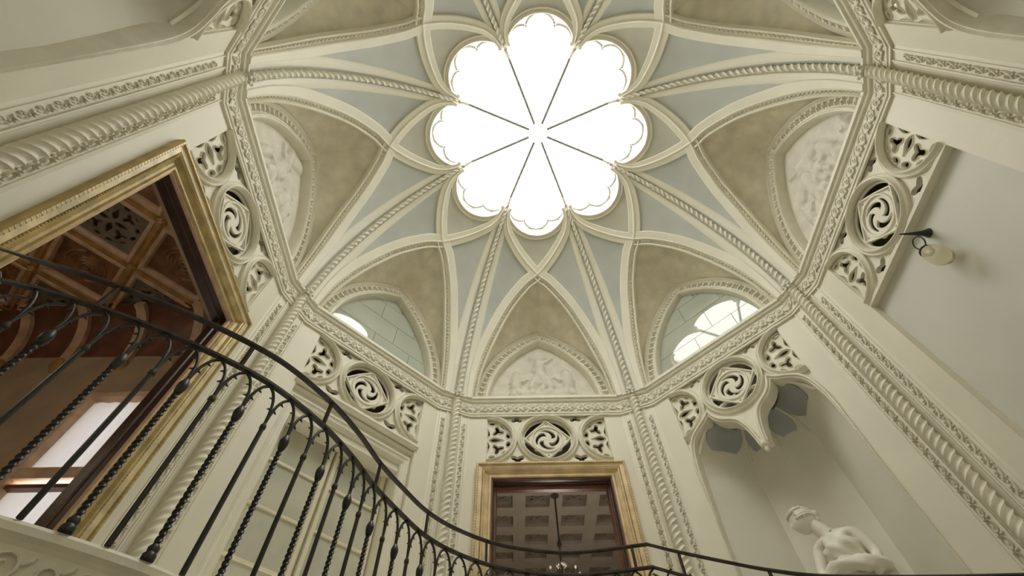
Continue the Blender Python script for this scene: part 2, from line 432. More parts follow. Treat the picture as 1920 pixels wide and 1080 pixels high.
def frieze_mesh(L, n):
    """running scroll with leaves on a length L, front towards -y, centred on z=0, height .12"""
    b = MB(); st = L/n
    for i in range(n):
        x = -L/2+st*(i+.5); s = 1 if i % 2 == 0 else -1
        sp = []
        for j in range(15):
            t = j/14; a = s*(pi*.9-t*pi*2.35); r = .046*(1-.62*t); sp.append((x+r*cos(a), 0, s*.003+r*sin(a)*1.05))
        b.sweep(sp, INW, [(-.007, -.004), (-.004, .007), (.004, .007), (.007, -.004)], scale=lambda q: 1.15-.03*q)
        b.lump((x, 0, 0), (1, 0, 0), (0, 0, 1), INW, .014, .014, .010, 7)
        for (dx, dz, a, rx, ry) in ((.055, .034*s, .7*s, .030, .013), (.060, -.030*s, -.6*s, .026, .012), (-.02, -.048*s, .3*s, .026, .010), (.030, .006*s, 1.4*s, .018, .010), (.015, .050*s, -.4*s, .020, .009), (-.046, .044*s, 2.2*s, .018, .009)):
            b.lump((x+dx, 0, dz), (cos(a), 0, sin(a)), (-sin(a), 0, cos(a)), INW, rx, ry, .009, 7)
    return b.mesh('frieze_scroll', ORN)
FZW = frieze_mesh(2*KINK-.06, 18); FZP = frieze_mesh(2*FW-.04, 4)
for k in range(8):
    a = k*pi/4; d = AP-.034
    obj('frieze_carving', FZW, CORN, (d*sin(a), d*cos(a), 3.215), -a, 'stuff')
    a = k*pi/4+pi/8; d = FR-.034
    obj('frieze_carving', FZP, CORN, (d*sin(a), d*cos(a), 3.215), -a, 'stuff')

# ------------------------------------------------------------------ corner piers with twisted columns
def rope_prof(R, n=20, st=4, depth=.24, sh=1.3):
    return [(R*(1-depth*abs(sin(st/2*t))**sh)*cos(t), R*(1-depth*abs(sin(st/2*t))**sh)*sin(t)) for t in [2*pi*i/n for i in range(n)]]
b = MB(); b.box(-FW-.01, FW+.01, FR, FR+.3, -2.63, 3.4)
for s in (-1, 1):
    b.box(s*.086-.006, s*.086+.006, FR-.014, FR, 0, 3.1); b.box(s*.172-.005, s*.172+.005, FR-.010, FR, 0, 3.1)
    b.box(s*.070-.004, s*.070+.004, FR-.008, FR, 0, 3.1)
PIER = b.mesh('pier', CREAM, smooth=False)
b = MB(); zz = [0.0+.018*i for i in range(int(3.33/.018)+1)]
b.sweep([(0, 2.800, z) for z in zz], Vector((0, -1, 0)), rope_prof(.053, 32, 4, .30, .85), twist=lambda i: -2*pi*zz[i]/.255)
ROPE = b.mesh('rope_column', STONE, ang=70)
def leafband(mode):
    b = MB(); st = .105; n = int(3.02/st)
    for i in range(n):
        z = .03+st*(i+.5)
        if mode == 0:            # curling crocket leaves
            arc = [(-.022+.046*sin(q*.19), 0, z-.045+.046*(1-cos(q*.19))+.030*q/11) for q in range(12)]
            b.sweep([Vector(q) for q in arc], INW, [(-.011, -.004), (-.006, .016), (.004, .018), (.010, -.004)], scale=lambda q: .55+.5*sin(pi*min(1, (q+1)/11)))
            for (dx, dz, a, rx, ry, h) in ((-.016, .012, .5, .016, .010, .020), (-.022, -.006, .7, .014, .008, .016), (.018, -.036, .2, .014, .009, .016), (.022, .030, 1.2, .014, .008, .018), (.002, .040, .2, .011, .008, .016), (.004, -.008, 1.0, .013, .008, .018)):
                b.lump((dx, 0, z+dz), (cos(a), 0, sin(a)), (-sin(a), 0, cos(a)), INW, rx, ry, h, 7)
        else:                    # oval rosettes between crossed leaves
            b.lump((0, 0, z), (1, 0, 0), (0, 0, 1), INW, .011, .020, .016, 8)
            ov = [(.025*cos(t), 0, z+.040*sin(t)) for t in [2*pi*q/12 for q in range(12)]]
            b.sweep(ov, INW, [(-.007, -.003), (0, .015), (.007, -.003)], closed=True)
            for (dx, dz, rx, ry) in ((-.020, .052, .013, .009), (.016, .056, .015, .008), (.024, -.046, .011, .009), (-.018, -.048, .014, .008)): b.lump((dx, 0, z+dz), (1, 0, .4), (-.4, 0, 1), INW, rx, ry, .015, 6)
    return b.mesh('leaf_band', ORN)
LB = [leafband(0), leafband(1)]
b = MB(); b.ball((0, 2.775, ZB), .048, 12, 8)
for i in range(6):
    t = 2*pi*i/6; b.lump((.034*cos(t), 2.752, ZB+.034*sin(t)), (cos(t), 0, sin(t)), (-sin(t), 0, cos(t)), (.4*cos(t), -.9, .4*sin(t)), .028, .020, .030, 8)
b.lump((0, 2.735, ZB), (1, 0, 0), (0, 0, 1), INW, .02, .02, .03, 8)
for s in (-1, 1): b.lump((0, 2.78, ZB+s*.07), (1, 0, 0), (0, 0, 1), INW, .05, .018, .035, 8)
BOSS = b.mesh('leaf_boss', ORN)
PNAME = ['back right', 'right of the statue niche', 'right of the wall lamp', 'front right', 'front left', 'beyond the gilt doorway', 'between the gilt doorway and glazed door', 'between glazed door and back doorway']
PNAME = ['between back doorway and statue niche', 'between statue niche and lamp wall', 'at the far side of the lamp wall', 'in the front right corner', 'in the front left corner', 'at the near side of the left gilt doorway', 'between left gilt doorway and glazed door', 'between glazed door and back doorway']
for j in range(8):
    a = pi/8+j*pi/4
    o = obj('trim_%d' % (j+2), PIER, None, (0, 0, 0), -a)
    tag(o, 'chamfered corner pier with twisted column '+PNAME[j], 'pier', 'structure')
    obj('rope_column', ROPE, o); obj('leaf_boss', BOSS, o)
    fl = 1 if j in (4, 5) else 0
    obj('leaf_band', LB[1-fl], o, (-.128, FR-.002, 0), None, 'stuff').scale = (.78, .8, 1); obj('leaf_band', LB[fl], o, (.128, FR-.002, 0), None, 'stuff').scale = (.78, .8, 1)

# ------------------------------------------------------------------ vault
def fz(r): return ZB-.28+sqrt(max(0, 2.737**2-(r-.077)**2))
def SH(th, r): return Vector((r*sin(th), r*cos(th), fz(r)))
def SN(th, r):                   # inward normal of the shell
    d = Vector(((r-.077), 0, (fz(r)-ZB+.28))); d.normalize(); return Vector((-d.x*sin(th), -d.x*cos(th), -d.z))
DIAG = [(18.95, 2.7995), (18.2, 2.705), (16.3, 2.55), (11.4, 2.25), (5.3, 2.02), (0, 1.905), (-6.8, 1.725), (-13.4, 1.54), (-17.4, 1.42), (-19.8, 1.30), (-21.0, 1.18)]
DG = [(radians(t), r) for t, r in spline(DIAG, 6)]
LOW = DG[:31]                    # up to the crossing
UP = DG[30:]
def th_at(r, seg):               # |theta| on a part of the diagonal at radius r
    best = seg[0]
    for i in range(len(seg)-1):
        (t0, r0), (t1, r1) = seg[i], seg[i+1]
        if (r0-r)*(r1-r) <= 0 and r0 != r1: return t0+(t1-t0)*(r0-r)/(r0-r1)
    return seg[0][0] if r > seg[0][1] else seg[-1][0]
PC, PR = 1.0, .428               # petal circle of the skylight
def rim_r(th):
    B = PC*cos(th); D = B*B-(PC*PC-PR*PR); return B+sqrt(max(0, D))
# unseen backing roof and skirt, added to stop sky light leaking past the shell
b = MB(); n = 128; vs = []
ro = [min(1.5, rim_r(((2*pi*i/n+pi/8) % (pi/4))-pi/8)+.02) for i in range(n)]
for i in range(n): t = 2*pi*i/n; vs.append((ro[i]*sin(t), ro[i]*cos(t), ZB+2.40))
for i in range(n): t = 2*pi*i/n; vs.append((3.7*sin(t), 3.7*cos(t), ZB+2.40))
for i in range(n): t = 2*pi*i/n; vs.append((3.7*sin(t), 3.7*cos(t), 3.06))
b.add(vs, [(i, (i+1) % n, n+(i+1) % n, n+i) for i in range(n)]+[(n+i, n+(i+1) % n, 2*n+(i+1) % n, 2*n+i) for i in range(n)])
CEIL = tag(b.build('ceiling', CREAM, smooth=False), 'ribbed plaster star vault rising to the flower shaped skylight', 'ceiling', 'structure')
# web panels
def patch(fn, nu, nv, m, name):
    b = MB(); vs = [fn(i/nu, j/nv) for i in range(nu+1) for j in range(nv+1)]; w_ = nv+1
    b.add(vs, [(i*w_+j, i*w_+j+1, (i+1)*w_+j+1, (i+1)*w_+j) for i in range(nu) for j in range(nv)])
    return b.mesh(name, m, ang=60)
def kite(s):
    def fn(u_, v_):
        r = 2.80-(2.80-1.15)*u_
        t = th_at(r, LOW) if r > 1.905 else -th_at(r, UP)
        t = max(-radians(22.4), min(radians(22.5), t))
        th = radians(22.5)+(t-radians(22.5))*v_
        return SH(s*th, r)+SN(s*th, r)*0
    return fn
KITE = [patch(kite(s), 28, 6, BLUE, 'web_panel') for s in (1, -1)]
def petalpanel(u_, v_):
    th = radians(-21.5+43*u_); r0 = rim_r(th)-.005; r1 = 1.905
    # radius of the upper diagonal at this angle
    a = abs(th); r1 = 1.905
    for i in range(len(UP)-1):
        if (-UP[i][0]-a)*(-UP[i+1][0]-a) <= 0: r1 = UP[i][1]+(UP[i+1][1]-UP[i][1])*((a+UP[i][0])/((UP[i][0]-UP[i+1][0]) or 1)); break
        r1 = UP[-1][1]
    r1 = max(r1, r0+.004); r = r0+(r1-r0)*v_
    return SH(th, r)
PETP = patch(petalpanel, 24, 8, PALE, 'web_panel')
# severies between the lower diagonals and the lunette arch
LA, LH = .87, 1.40               # lunette arch half width, height above the springing
def arch_pts(a, h, n=20, base=0.0):
    R_ = (a*a+h*h)/(2*a); c = a-R_; out = []
    e = atan2(h, -c)
    for i in range(n+1):
        t = e*i/n; out.append((-(c+R_*cos(t)), base+R_*sin(t)))
    return out+[(-x, z) for x, z in reversed(out[:-1])]
def arch_x(a, h, z):
    R_ = (a*a+h*h)/(2*a); return a-R_+sqrt(max(0, R_*R_-z*z))
def severy(s):
    zX = fz(1.905)-ZB
    def fn(u_, v_):
        # u along springing -> apex, v from diagonal to lunette
        i = u_*(len(LOW)-1); k = min(int(i), len(LOW)-2); f = i-k
        t = LOW[k][0]+(LOW[k+1][0]-LOW[k][0])*f; r = LOW[k][1]+(LOW[k+1][1]-LOW[k][1])*f
        D = SH(s*t, r)+SN(s*t, r)*(-.012); zf = (D.z-ZB)/zX
        z = LH*max(0, min(1, zf)); L = Vector((s*arch_x(LA, LH, z) if zf < .999 else 0, AP+.02, ZB+z))
        P = D.lerp(L, v_); P.z += .05*sin(pi*v_)*zf
        return P
    return fn
SEVM = [patch(severy(s), 24, 8, SEV, 'severy') for s in (1, -1)]
# ribs
rr = [2.80-(2.80-1.10)*i/110 for i in range(111)]
def rope_rib():
    pts = [SH(0, r) for r in rr]; Ns = [SN(0, r) for r in rr]; d = [0]
    for i in range(1, len(pts)): d.append(d[-1]+(pts[i]-pts[i-1]).length)
    b = MB(); p2 = resample(pts, .0225); rs = [hypot(p.x, p.y) for p in p2]; N2 = [SN(0, r) for r in rs]
    P3 = [p+n_*.026 for p, n_ in zip(p2, N2)]
    b.sweep(P3, N2, rope_prof(.046, 24, 3, .32, .9), twist=lambda i: -2*pi*i*.0225/.24, scale=lambda i: 1-.42*i/len(P3))
    return b.mesh('rope_rib', ORN, ang=70)  # darker stucco puts the rope's groove shading into its colour
ROPERIB = rope_rib()
def rib_band():                  # flat cream fillet on both sides of the rope
    b = MB(); rs = rr[::4]; pts = [SH(0, r) for r in rs]; Ns = [SN(0, r) for r in rs]
    for s in (-1, 1):
        def prof(i):
            w0, w1 = .058-.024*i/len(rs), .168-.095*(i/len(rs))**1.5
            q = [(s*w0, -.03), (s*w0, .006), (s*(w0+.008), .012), (s*(w1-.010), .012), (s*w1, .004), (s*w1, -.03)]
            return q if s > 0 else q[::-1]
        b.sweep(pts, Ns, prof)
    return b.mesh('rib_band', CREAM, ang=50)
RIBBAND = rib_band()
def rib_tip():
    b = MB(); p = SH(0, 1.10); d = (SH(0, 1.0)-SH(0, 1.10)).normalized(); N = SN(0, 1.1)
    P = [p+d*(t*.14)+N*.01 for t in (0, .2, .4, .6, .8, 1)]
    b.sweep(P, N, [(.020*cos(t), .020*sin(t)) for t in [2*pi*i/8 for i in range(8)]], scale=lambda i: (1.0, 1.3, .9, 1.1, .7, .25)[i])
    return b.mesh('rib_tip', STONE)
RIBTIP = rib_tip()
for j in range(8):
    a = pi/8+j*pi/4
    r = obj('rope_rib', ROPERIB, CEIL, None, -a); obj('rib_band', RIBBAND, CEIL, None, -a); obj('rib_tip', RIBTIP, CEIL, None, -a)
def diag_rib(s):
    b = MB(); lo = [(s*t, r) for t, r in LOW]; up = [(s*t, r) for t, r in UP]
    pts = [SH(t, r) for t, r in lo]; Ns = [SN(t, r) for t, r in lo]
    # cream flat on the outer side (towards the rope), cove towards the severy; travel upward: +a is T x N
    P1 = [(-.108, -.02), (-.108, .020), (-.098, .028), (-.012, .028), (-.002, .036), (.008, .030), (.014, .006), (.040, -.006), (.060, .0), (.066, .022), (.076, .030), (.088, .024), (.092, -.03)]
    sg = 1 if s > 0 else -1
    # determine side: severy lies towards theta=0 and outward
    T = (pts[11]-pts[10]).normalized(); B = T.cross(Ns[10]); tow = Vector((-s, 0, 0)); q = 1 if B.dot(tow) > 0 else -1
    pr = [(q*x, y) for x, y in P1]; pr = pr if q > 0 else pr[::-1]
    def prl(i):
        k = min(1, .62+.38*i/10); return [(x*k, y) for x, y in pr]
    b.sweep(pts, Ns, prl)
    pts = [SH(t, r) for t, r in up]; Ns = [SN(t, r) for t, r in up]
    P2 = [(-.086, -.02), (-.086, .014), (-.078, .022), (-.018, .024), (-.007, .034), (.007, .034), (.018, .024), (.078, .022), (.086, .014), (.086, -.02)]
    m = len(up)
    b.sweep(pts, Ns, lambda i: [(x*(1-.55*(i/m)**1.6), y) for x, y in P2])
    return b.mesh('diagonal_rib', CREAM, ang=35), q
DR = [diag_rib(1), diag_rib(-1)]
def diag_leaves(s, q):
    b = MB(); pts = [SH(s*t, r) for t, r in LOW]; P = resample(pts, .052)
    for i in range(1, len(P)-1):
        p = P[i]; r = hypot(p.x, p.y); th = atan2(p.x, p.y); N = SN(th, r); T = (P[i+1]-P[i-1]).normalized(); B = T.cross(N)*q
        k = min(1, .62+.38*i/14)
        c = p+B*(.036*k)-N*.004
        T2 = (T+B*.7).normalized(); B2 = N.cross(T2)
        b.lump(c, T2, B2, N, .024*k, .010*k, .022, 7); b.lump(c+T*.026+B*.012*k, B, T, N, .011*k, .008, .014, 6)
    return b.mesh('leaf_moulding', ORN)
DL = [diag_leaves(1, DR[0][1]), diag_leaves(-1, DR[1][1])]
# moulded rim of the skylight
ths = [radians(-22.3+44.6*i/40) for i in range(41)]
b = MB(); pts = [SH(t, rim_r(t)) for t in ths]; Ns = [SN(t, rim_r(t)) for t in ths]
T = (pts[21]-pts[20]); qs = 1 if T.cross(Ns[20]).y > 0 else -1
pr = [(-.004, -.05), (-.004, .010), (.006, .022), (.018, .022), (.030, .006), (.046, .002), (.056, .014), (.070, .014), (.078, -.03)]
pr = [(qs*x, y) for x, y in pr]; pr = pr if qs > 0 else pr[::-1]
b.sweep(pts, Ns, pr)
RIM = b.mesh('rim_moulding', CREAM, ang=50)
b = MB(); n = len(ths); vs = [SH(t, rim_r(t)-.003) for t in ths]+[Vector((rim_r(t)*sin(t), rim_r(t)*cos(t), ZB+2.405)) for t in ths]
b.add(vs, [(i, i+1, n+i+1, n+i) for i in range(n-1)]); REV = b.mesh('skylight_reveal', CREAM)
# lunette arch frame
def lunette_frame():
    b = MB(); pts = [(x, 0, z) for x, z in arch_pts(LA-.09, LH-.105, 22, ZB-.02)]
    pr = [(-.105, .0), (-.105, .030), (-.095, .040), (-.086, .040), (-.080, .020), (-.060, .004), (.012, .004), (.030, .026), (.038, .038), (.048, .040), (.054, .028), (.060, .028), (.066, .034), (.074, .020), (.078, -.02), (.084, -.06), (.084, -.12), (-.105, -.12)]
    b.sweep([Vector(p) for p in pts], INW, pr)
    return b.mesh('lunette_frame', STONE, ang=35)
LFR = lunette_frame()
def lunette_eggs():
    b = MB(); A = arch_pts(LA-.09, LH-.105, 40, ZB-.02); A = resample([(x, 0, z) for x, z in A], .092)
    for i in range(1, len(A)-1):
        T = (A[i+1]-A[i-1]).normalized(); B = T.cross(INW)
        c = A[i]+INW*.002-B*.024
        b.lump(c, B, T, INW, .040, .028, .032, 9); b.lump(c+B*.010+T*.012, B, T, INW, .014, .008, .042, 6)
        c2 = (A[i]+A[i+1])/2+INW*.002-B*.024; b.lump(c2, B, T, INW, .036, .009, .024, 6)
    return b.mesh('egg_ornament', ORN)
LEGG = lunette_eggs()
for k in range(8):
    a = -k*pi/4
    for s in (0, 1):
        obj('web_panel', KITE[s], CEIL, None, a)
        obj('severy', SEVM[s], CEIL, None, a)
        d = obj('diagonal_rib', DR[s][0], CEIL, None, a)
        obj('leaf_moulding', DL[s], d, None, None, 'stuff')
    obj('web_panel', PETP, CEIL, None, a); obj('rim_moulding', RIM, CEIL, None, a); obj('skylight_reveal', REV, CEIL, None, a)
    f = obj('lunette_frame', LFR, WALL[k]); obj('egg_ornament', LEGG, f, None, None, 'stuff')

# ------------------------------------------------------------------ skylight
SKYL = empty('window_1', (0, 0, ZB+2.33))
tag(SKYL, 'eight petalled flower shaped skylight glowing white at the crown of the vault', 'skylight', 'structure')
b = MB(); vs = [(0, 0, 0)]+[((rim_r(t)+.012)*sin(t), (rim_r(t)+.012)*cos(t), 0) for t in [radians(-22.5+45*i/40) for i in range(41)]]
b.add(vs, [tuple(range(len(vs)))]); SP = b.mesh('petal_pane', PANE, smooth=False)
b = MB(); b.box(-.015, .015, .13, 1.13, -.05, -.012); GB = b.mesh('glazing_bar', BARW, smooth=False)
def foils():
    b = MB(); fr = .185; fd = PR-fr-.004
    for q in (-1, 0, 1):
        ca = q*radians(64); cx, cy = fd*sin(ca), PC+fd*cos(ca); arc = []
        for i in range(-30, 31):
            t = ca+i/30*pi*1.0; x, y = cx+fr*sin(t), cy+fr*cos(t)
            # keep the stretch that belongs to this foil (outside the neighbours) and inside the petal
            ok = all(hypot(x-fd*sin(q2*radians(64)), y-PC-fd*cos(q2*radians(64))) > fr-.002 for q2 in (-1, 0, 1) if q2 != q)
            if abs(i) > 22 or (q and q*i > 4) or abs(atan2(x, y)) > radians(21.5): ok = False
            arc.append(((x, y, -.03), ok))
        run = [p for p, ok in arc if ok]
        if len(run) > 2: b.sweep(run, Vector((0, 0, -1)), [(-.015, -.012), (.015, -.012), (.015, .012), (-.015, .012)])
    for s in (-1, 1):
        ca = s*radians(32); rc = fd*cos(radians(32))+sqrt(fr*fr-(fd*sin(radians(32)))**2)
        p = [(r*sin(ca), PC+r*cos(ca), -.03) for r in (rc+.004, rc-.035)]
        b.sweep(p, Vector((0, 0, -1)), [(-.015, -.012), (.015, -.012), (.015, .012), (-.015, .012)], scale=lambda i: (1, .35)[i])
    return b.mesh('foil_tracery', BARW, smooth=False)
FO = foils()
for k in range(8):
    a = -k*pi/4
    p = obj('petal_pane', SP, SKYL, None, a); obj('foil_tracery', FO, p); obj('glazing_bar', GB, SKYL, None, a-pi/8)

# ------------------------------------------------------------------ lunettes: glass or relief
def capsule(u_, z, p, q, r):
    ax, az = q[0]-p[0], q[1]-p[1]; L2 = ax*ax+az*az+1e-9
    t = max(0, min(1, ((u_-p[0])*ax+(z-p[1])*az)/L2)); d = hypot(u_-p[0]-ax*t, z-p[1]-az*t)
    return max(0, 1-(d/r)**2)
def figure(x, z0, h, lean=0, face=1, pose=0):
    """capsules (p,q,radius,height) of a small standing, seated or striding relief figure"""
    k = h; L = []
    hip = (x+lean*.3*k, z0+.48*k); sh = (x+lean*.75*k, z0+.80*k); hd = (x+lean*.95*k, z0+.93*k)
    L += [(hd, (hd[0], hd[1]+.02*k), .075*k, .030), (hip, sh, .115*k, .034), (sh, hd, .05*k, .02)]
    kn = .10*k*face*(1 if pose else .5)
    L += [(hip, (hip[0]+kn, z0+.25*k), .075*k, .028), ((hip[0]+kn, z0+.25*k), (hip[0]+kn*.3, z0+.02*k), .055*k, .022)]
    L += [(hip, (hip[0]-kn*.7, z0+.24*k), .072*k, .026), ((hip[0]-kn*.7, z0+.24*k), (hip[0]-kn*1.4, z0+.02*k), .052*k, .020)]
    if pose == 2: L += [(sh, (sh[0]+face*.17*k, sh[1]+.10*k), .045*k, .024), ((sh[0]+face*.17*k, sh[1]+.10*k), (sh[0]+face*.30*k, sh[1]+.22*k), .038*k, .02)]
    else: L += [(sh, (sh[0]+face*.15*k, sh[1]-.16*k), .045*k, .024), ((sh[0]+face*.15*k, sh[1]-.16*k), (sh[0]+face*.27*k, sh[1]-.06*k), .038*k, .02)]
    L += [(sh, (sh[0]-face*.13*k, sh[1]-.18*k), .042*k, .02)]
    return L
def relief(caps, seed):
    rnd = random.Random(seed); b = MB(); nx, nz = 84, 76; vs = []
    ph = [(rnd.uniform(4, 14), rnd.uniform(4, 14), rnd.uniform(0, 6)) for _ in range(5)]
    for j in range(nz+1):
        z = 3.34+1.24*j/nz
        for i in range(nx+1):
            x = -.74+1.48*i/nx; h = 0
            for p, q, r, hh in caps:
                if abs(x-(p[0]+q[0])/2) < .35 and abs(z-(p[1]+q[1])/2) < .35: h = max(h, 1.5*hh*sqrt(capsule(x, z, p, q, r*1.15)))
            h += .0006*sum(sin(a*x+c)*sin(b_*z+c) for a, b_, c in ph)/2
            vs.append((x, .075-h, z))
    w_ = nx+1; b.add(vs, [(j*w_+i, j*w_+i+1, (j+1)*w_+i+1, (j+1)*w_+i) for j in range(nz) for i in range(nx)])
    return b.mesh('relief_tympanum', RELIEF, ang=80)
Z0 = 3.40
CAPS = {
 0: figure(-.36, Z0, .56, .05, 1, 1)+figure(.36, Z0, .60, -.05, -1, 1)+figure(-.02, Z0+.20, .62, 0, 1, 2)+figure(.14, Z0+.05, .45, -.2, -1, 0)+figure(-.16, Z0+.05, .42, .2, 1, 0)
    +[((-.30, Z0+.1), (.28, Z0+.12), .10, .02), ((-.1, Z0+.85), (.12, Z0+.9), .06, .016)],
 2: figure(-.42, Z0, .44, .1, 1, 1)+figure(-.16, Z0+.05, .62, .15, 1, 2)+figure(.10, Z0+.22, .60, -.25, -1, 2)+figure(.34, Z0+.02, .58, -.15, -1, 1)+figure(.55, Z0, .36, .1, -1, 0)
    +[((-.45, Z0+.08), (.5, Z0+.05), .09, .018), ((-.05, Z0+.70), (.2, Z0+.62), .07, .022), ((-.3, Z0+.5), (-.1, Z0+.62), .06, .02)],
 4: figure(0, Z0, .6, 0, 1, 1)+figure(.35, Z0, .5, 0, 1, 1)+figure(-.35, Z0, .5, 0, -1, 1),
 6: figure(-.42, Z0, .46, .25, 1, 2)+figure(-.14, Z0+.10, .66, .1, -1, 2)+figure(.12, Z0, .60, .2, 1, 1)+figure(.36, Z0, .52, -.2, -1, 2)+figure(-.02, Z0+.40, .5, -.3, 1, 1)
    +[((-.4, Z0+.06), (.45, Z0+.06), .09, .018), ((-.1, Z0+.85), (.05, Z0+1.0), .07, .02)],
}
WN = 2
TILT = {1: 1.8, 3: 1.0, 5: 1.0, 7: .3}
for k in range(8):
    if k % 2 == 0:
        obj('relief_tympanum', relief(CAPS[k], k), WALL[k])
    else:
        nm = {1: 'above the statue niche', 3: 'in the front right bay', 5: 'in the front left bay', 7: 'above the tall glazed door'}[k]
        e = empty('window_%d' % WN, (AP*sin(k*pi/4), AP*cos(k*pi/4), 0), BAYROT[k]); WN += 1
        tag(e, 'pointed lunette window of greenish leaded glass '+nm, 'window', 'structure')
        rows = [3.33, 3.72, 4.05, 4.35, 4.62]; gap = .006; idx = 0
        for r_ in range(4):
            z0, z1 = rows[r_]+gap/2, rows[r_+1]-gap/2
            xs = [-.74, -.12, .40, .74] if r_ % 2 == 0 else [-.74, .14, .74]
            for x0, x1 in zip(xs[:-1], xs[1:]):
                # trim the pane to the pointed arch
                A = LA-.06; Hh = LH-.07; top = []; x0c, x1c = x0+gap/2, x1-gap/2
                zA = max(0, z0-ZB); zB = max(0, z1-ZB)
                if zA >= Hh: continue
                lim0, lim1 = arch_x(A, Hh, zA), arch_x(A, Hh, min(zB, Hh)) if zB < Hh else 0
                L0, L1 = max(x0c, -lim0), min(x1c, lim0); U0, U1 = max(x0c, -lim1), min(x1c, lim1)
                if L1-L0 < .03: continue
                if U1 < U0: U0 = U1 = max(min(0, L1), L0)
                b = MB(); b.add([(L0, .075, z0), (L1, .075, z0), (U1, .075, min(z1, ZB+Hh)), (U0, .075, min(z1, ZB+Hh)), (L0, .083, z0), (L1, .083, z0), (U1, .083, min(z1, ZB+Hh)), (U0, .083, min(z1, ZB+Hh))],
                                [(0, 1, 2, 3), (7, 6, 5, 4), (0, 4, 5, 1), (1, 5, 6, 2), (2, 6, 7, 3), (3, 7, 4, 0)])
                b.v = [(x_, y_-(z_-3.33)*math.tan(radians(TILT[k])), z_) for x_, y_, z_ in b.v]; b.build('glass_pane', GLASSY, e, smooth=False)
        b = MB(); b.box(-.80, .80, .086, .10, 3.33, 4.75); b.v = [(x_, y_-(z_-3.33)*math.tan(radians(TILT[k])), z_) for x_, y_, z_ in b.v]; b.build('lead_backing', LEAD, e, smooth=False)

# ------------------------------------------------------------------ gilt doorways
def door_frame_parts(e, m_out, m_mid, m_in, beadm):
    pts = [(-.80, 0, 0), (-.80, 0, 2.405), (.80, 0, 2.405), (.80, 0, 0)]
    def sw(prof, m, name):
        b = MB(); b.sweep([Vector(p) for p in pts], INW, prof); return b.build(name, m, e, smooth=False)
    sw([(0, -.02), (0, .055), (.012, .066), (.026, .066), (.030, .05), (.030, -.02)], m_out, 'outer_moulding')
    sw([(.030, -.02), (.030, .050), (.066, .044), (.070, .036), (.070, -.02)], m_mid, 'flat_band')
    sw([(.070, -.02), (.070, .040), (.080, .046), (.090, .040), (.100, .018), (.122, .006), (.136, .010), (.146, .022), (.160, .020), (.166, .008), (.166, -.02)], m_in, 'inner_cove')
    sw([(.166, -.08), (.166, .004), (.178, .0), (.184, -.03), (.184, -.08)], REDWOOD if m_out is TAN else PINK, 'inner_fillet')
    # bead rows
    for a_, st, r, h, nm in ((.020, .030, .011, .009, 'egg_teeth'), (.075, .021, .0065, .010, 'bead_row')):
        b = MB(); q = [(-.80+a_, 0, 0), (-.80+a_, 0, 2.405-a_), (.80-a_, 0, 2.405-a_), (.80-a_, 0, 0)]
        for i in range(3):
            P, Q = Vector(q[i]), Vector(q[i+1]); L = (Q-P).length; T = (Q-P)/L; B = T.cross(INW)
            for j in range(int(L/st)):
                b.lump(P+T*(st*(j+.5))+INW*(.060 if st > .025 else .040), T, B, INW, r*.75, r*1.2, h, 6)
        o = b.build(nm, beadm, e); o['kind'] = 'stuff'
    # jambs
    b = MB(); b.sweep([Vector((-.616, 0, 0)), Vector((-.616, 0, 2.221)), Vector((.616, 0, 2.221)), Vector((.616, 0, 0))], INW, [(-.03, -.02), (.0, -.02), (.002, -.06), (.014, -.065), (.014, -.09), (.002, -.10), (.003, -.135), (-.03, -.135)])
    b.build('door_jamb', DKWOOD, e, smooth=False)
def bay_empty(name, k): return empty(name, (AP*sin(k*pi/4), AP*cos(k*pi/4), 0), BAYROT[k])
D1 = bay_empty('door_1', 6); tag(D1, 'gilt moulded door frame with bead rows on the left wall', 'doorway', 'structure')
door_frame_parts(D1, GOLD, PGOLD, GOLD, GOLD)
D2 = bay_empty('door_2', 0); tag(D2, 'tan gilt door frame round the glazed doorway in the back wall', 'doorway', 'structure')
door_frame_parts(D2, TAN, TAN, TAN, GOLD)
b = MB(); b.sweep([Vector((-.60, .11, 0)), Vector((-.60, .11, 2.20)), Vector((.60, .11, 2.20)), Vector((.60, .11, 0))], INW, [(-.03, 0), (-.01, .02), (.012, .02), (.022, 0), (.022, -.05), (-.03, -.05)])
b.build('sash_frame', REDWOOD, D2, smooth=False)
b = MB(); b.box(-.585, .585, .135, .141, .02, 2.185); b.build('door_pane', PANE2, D2, smooth=False)

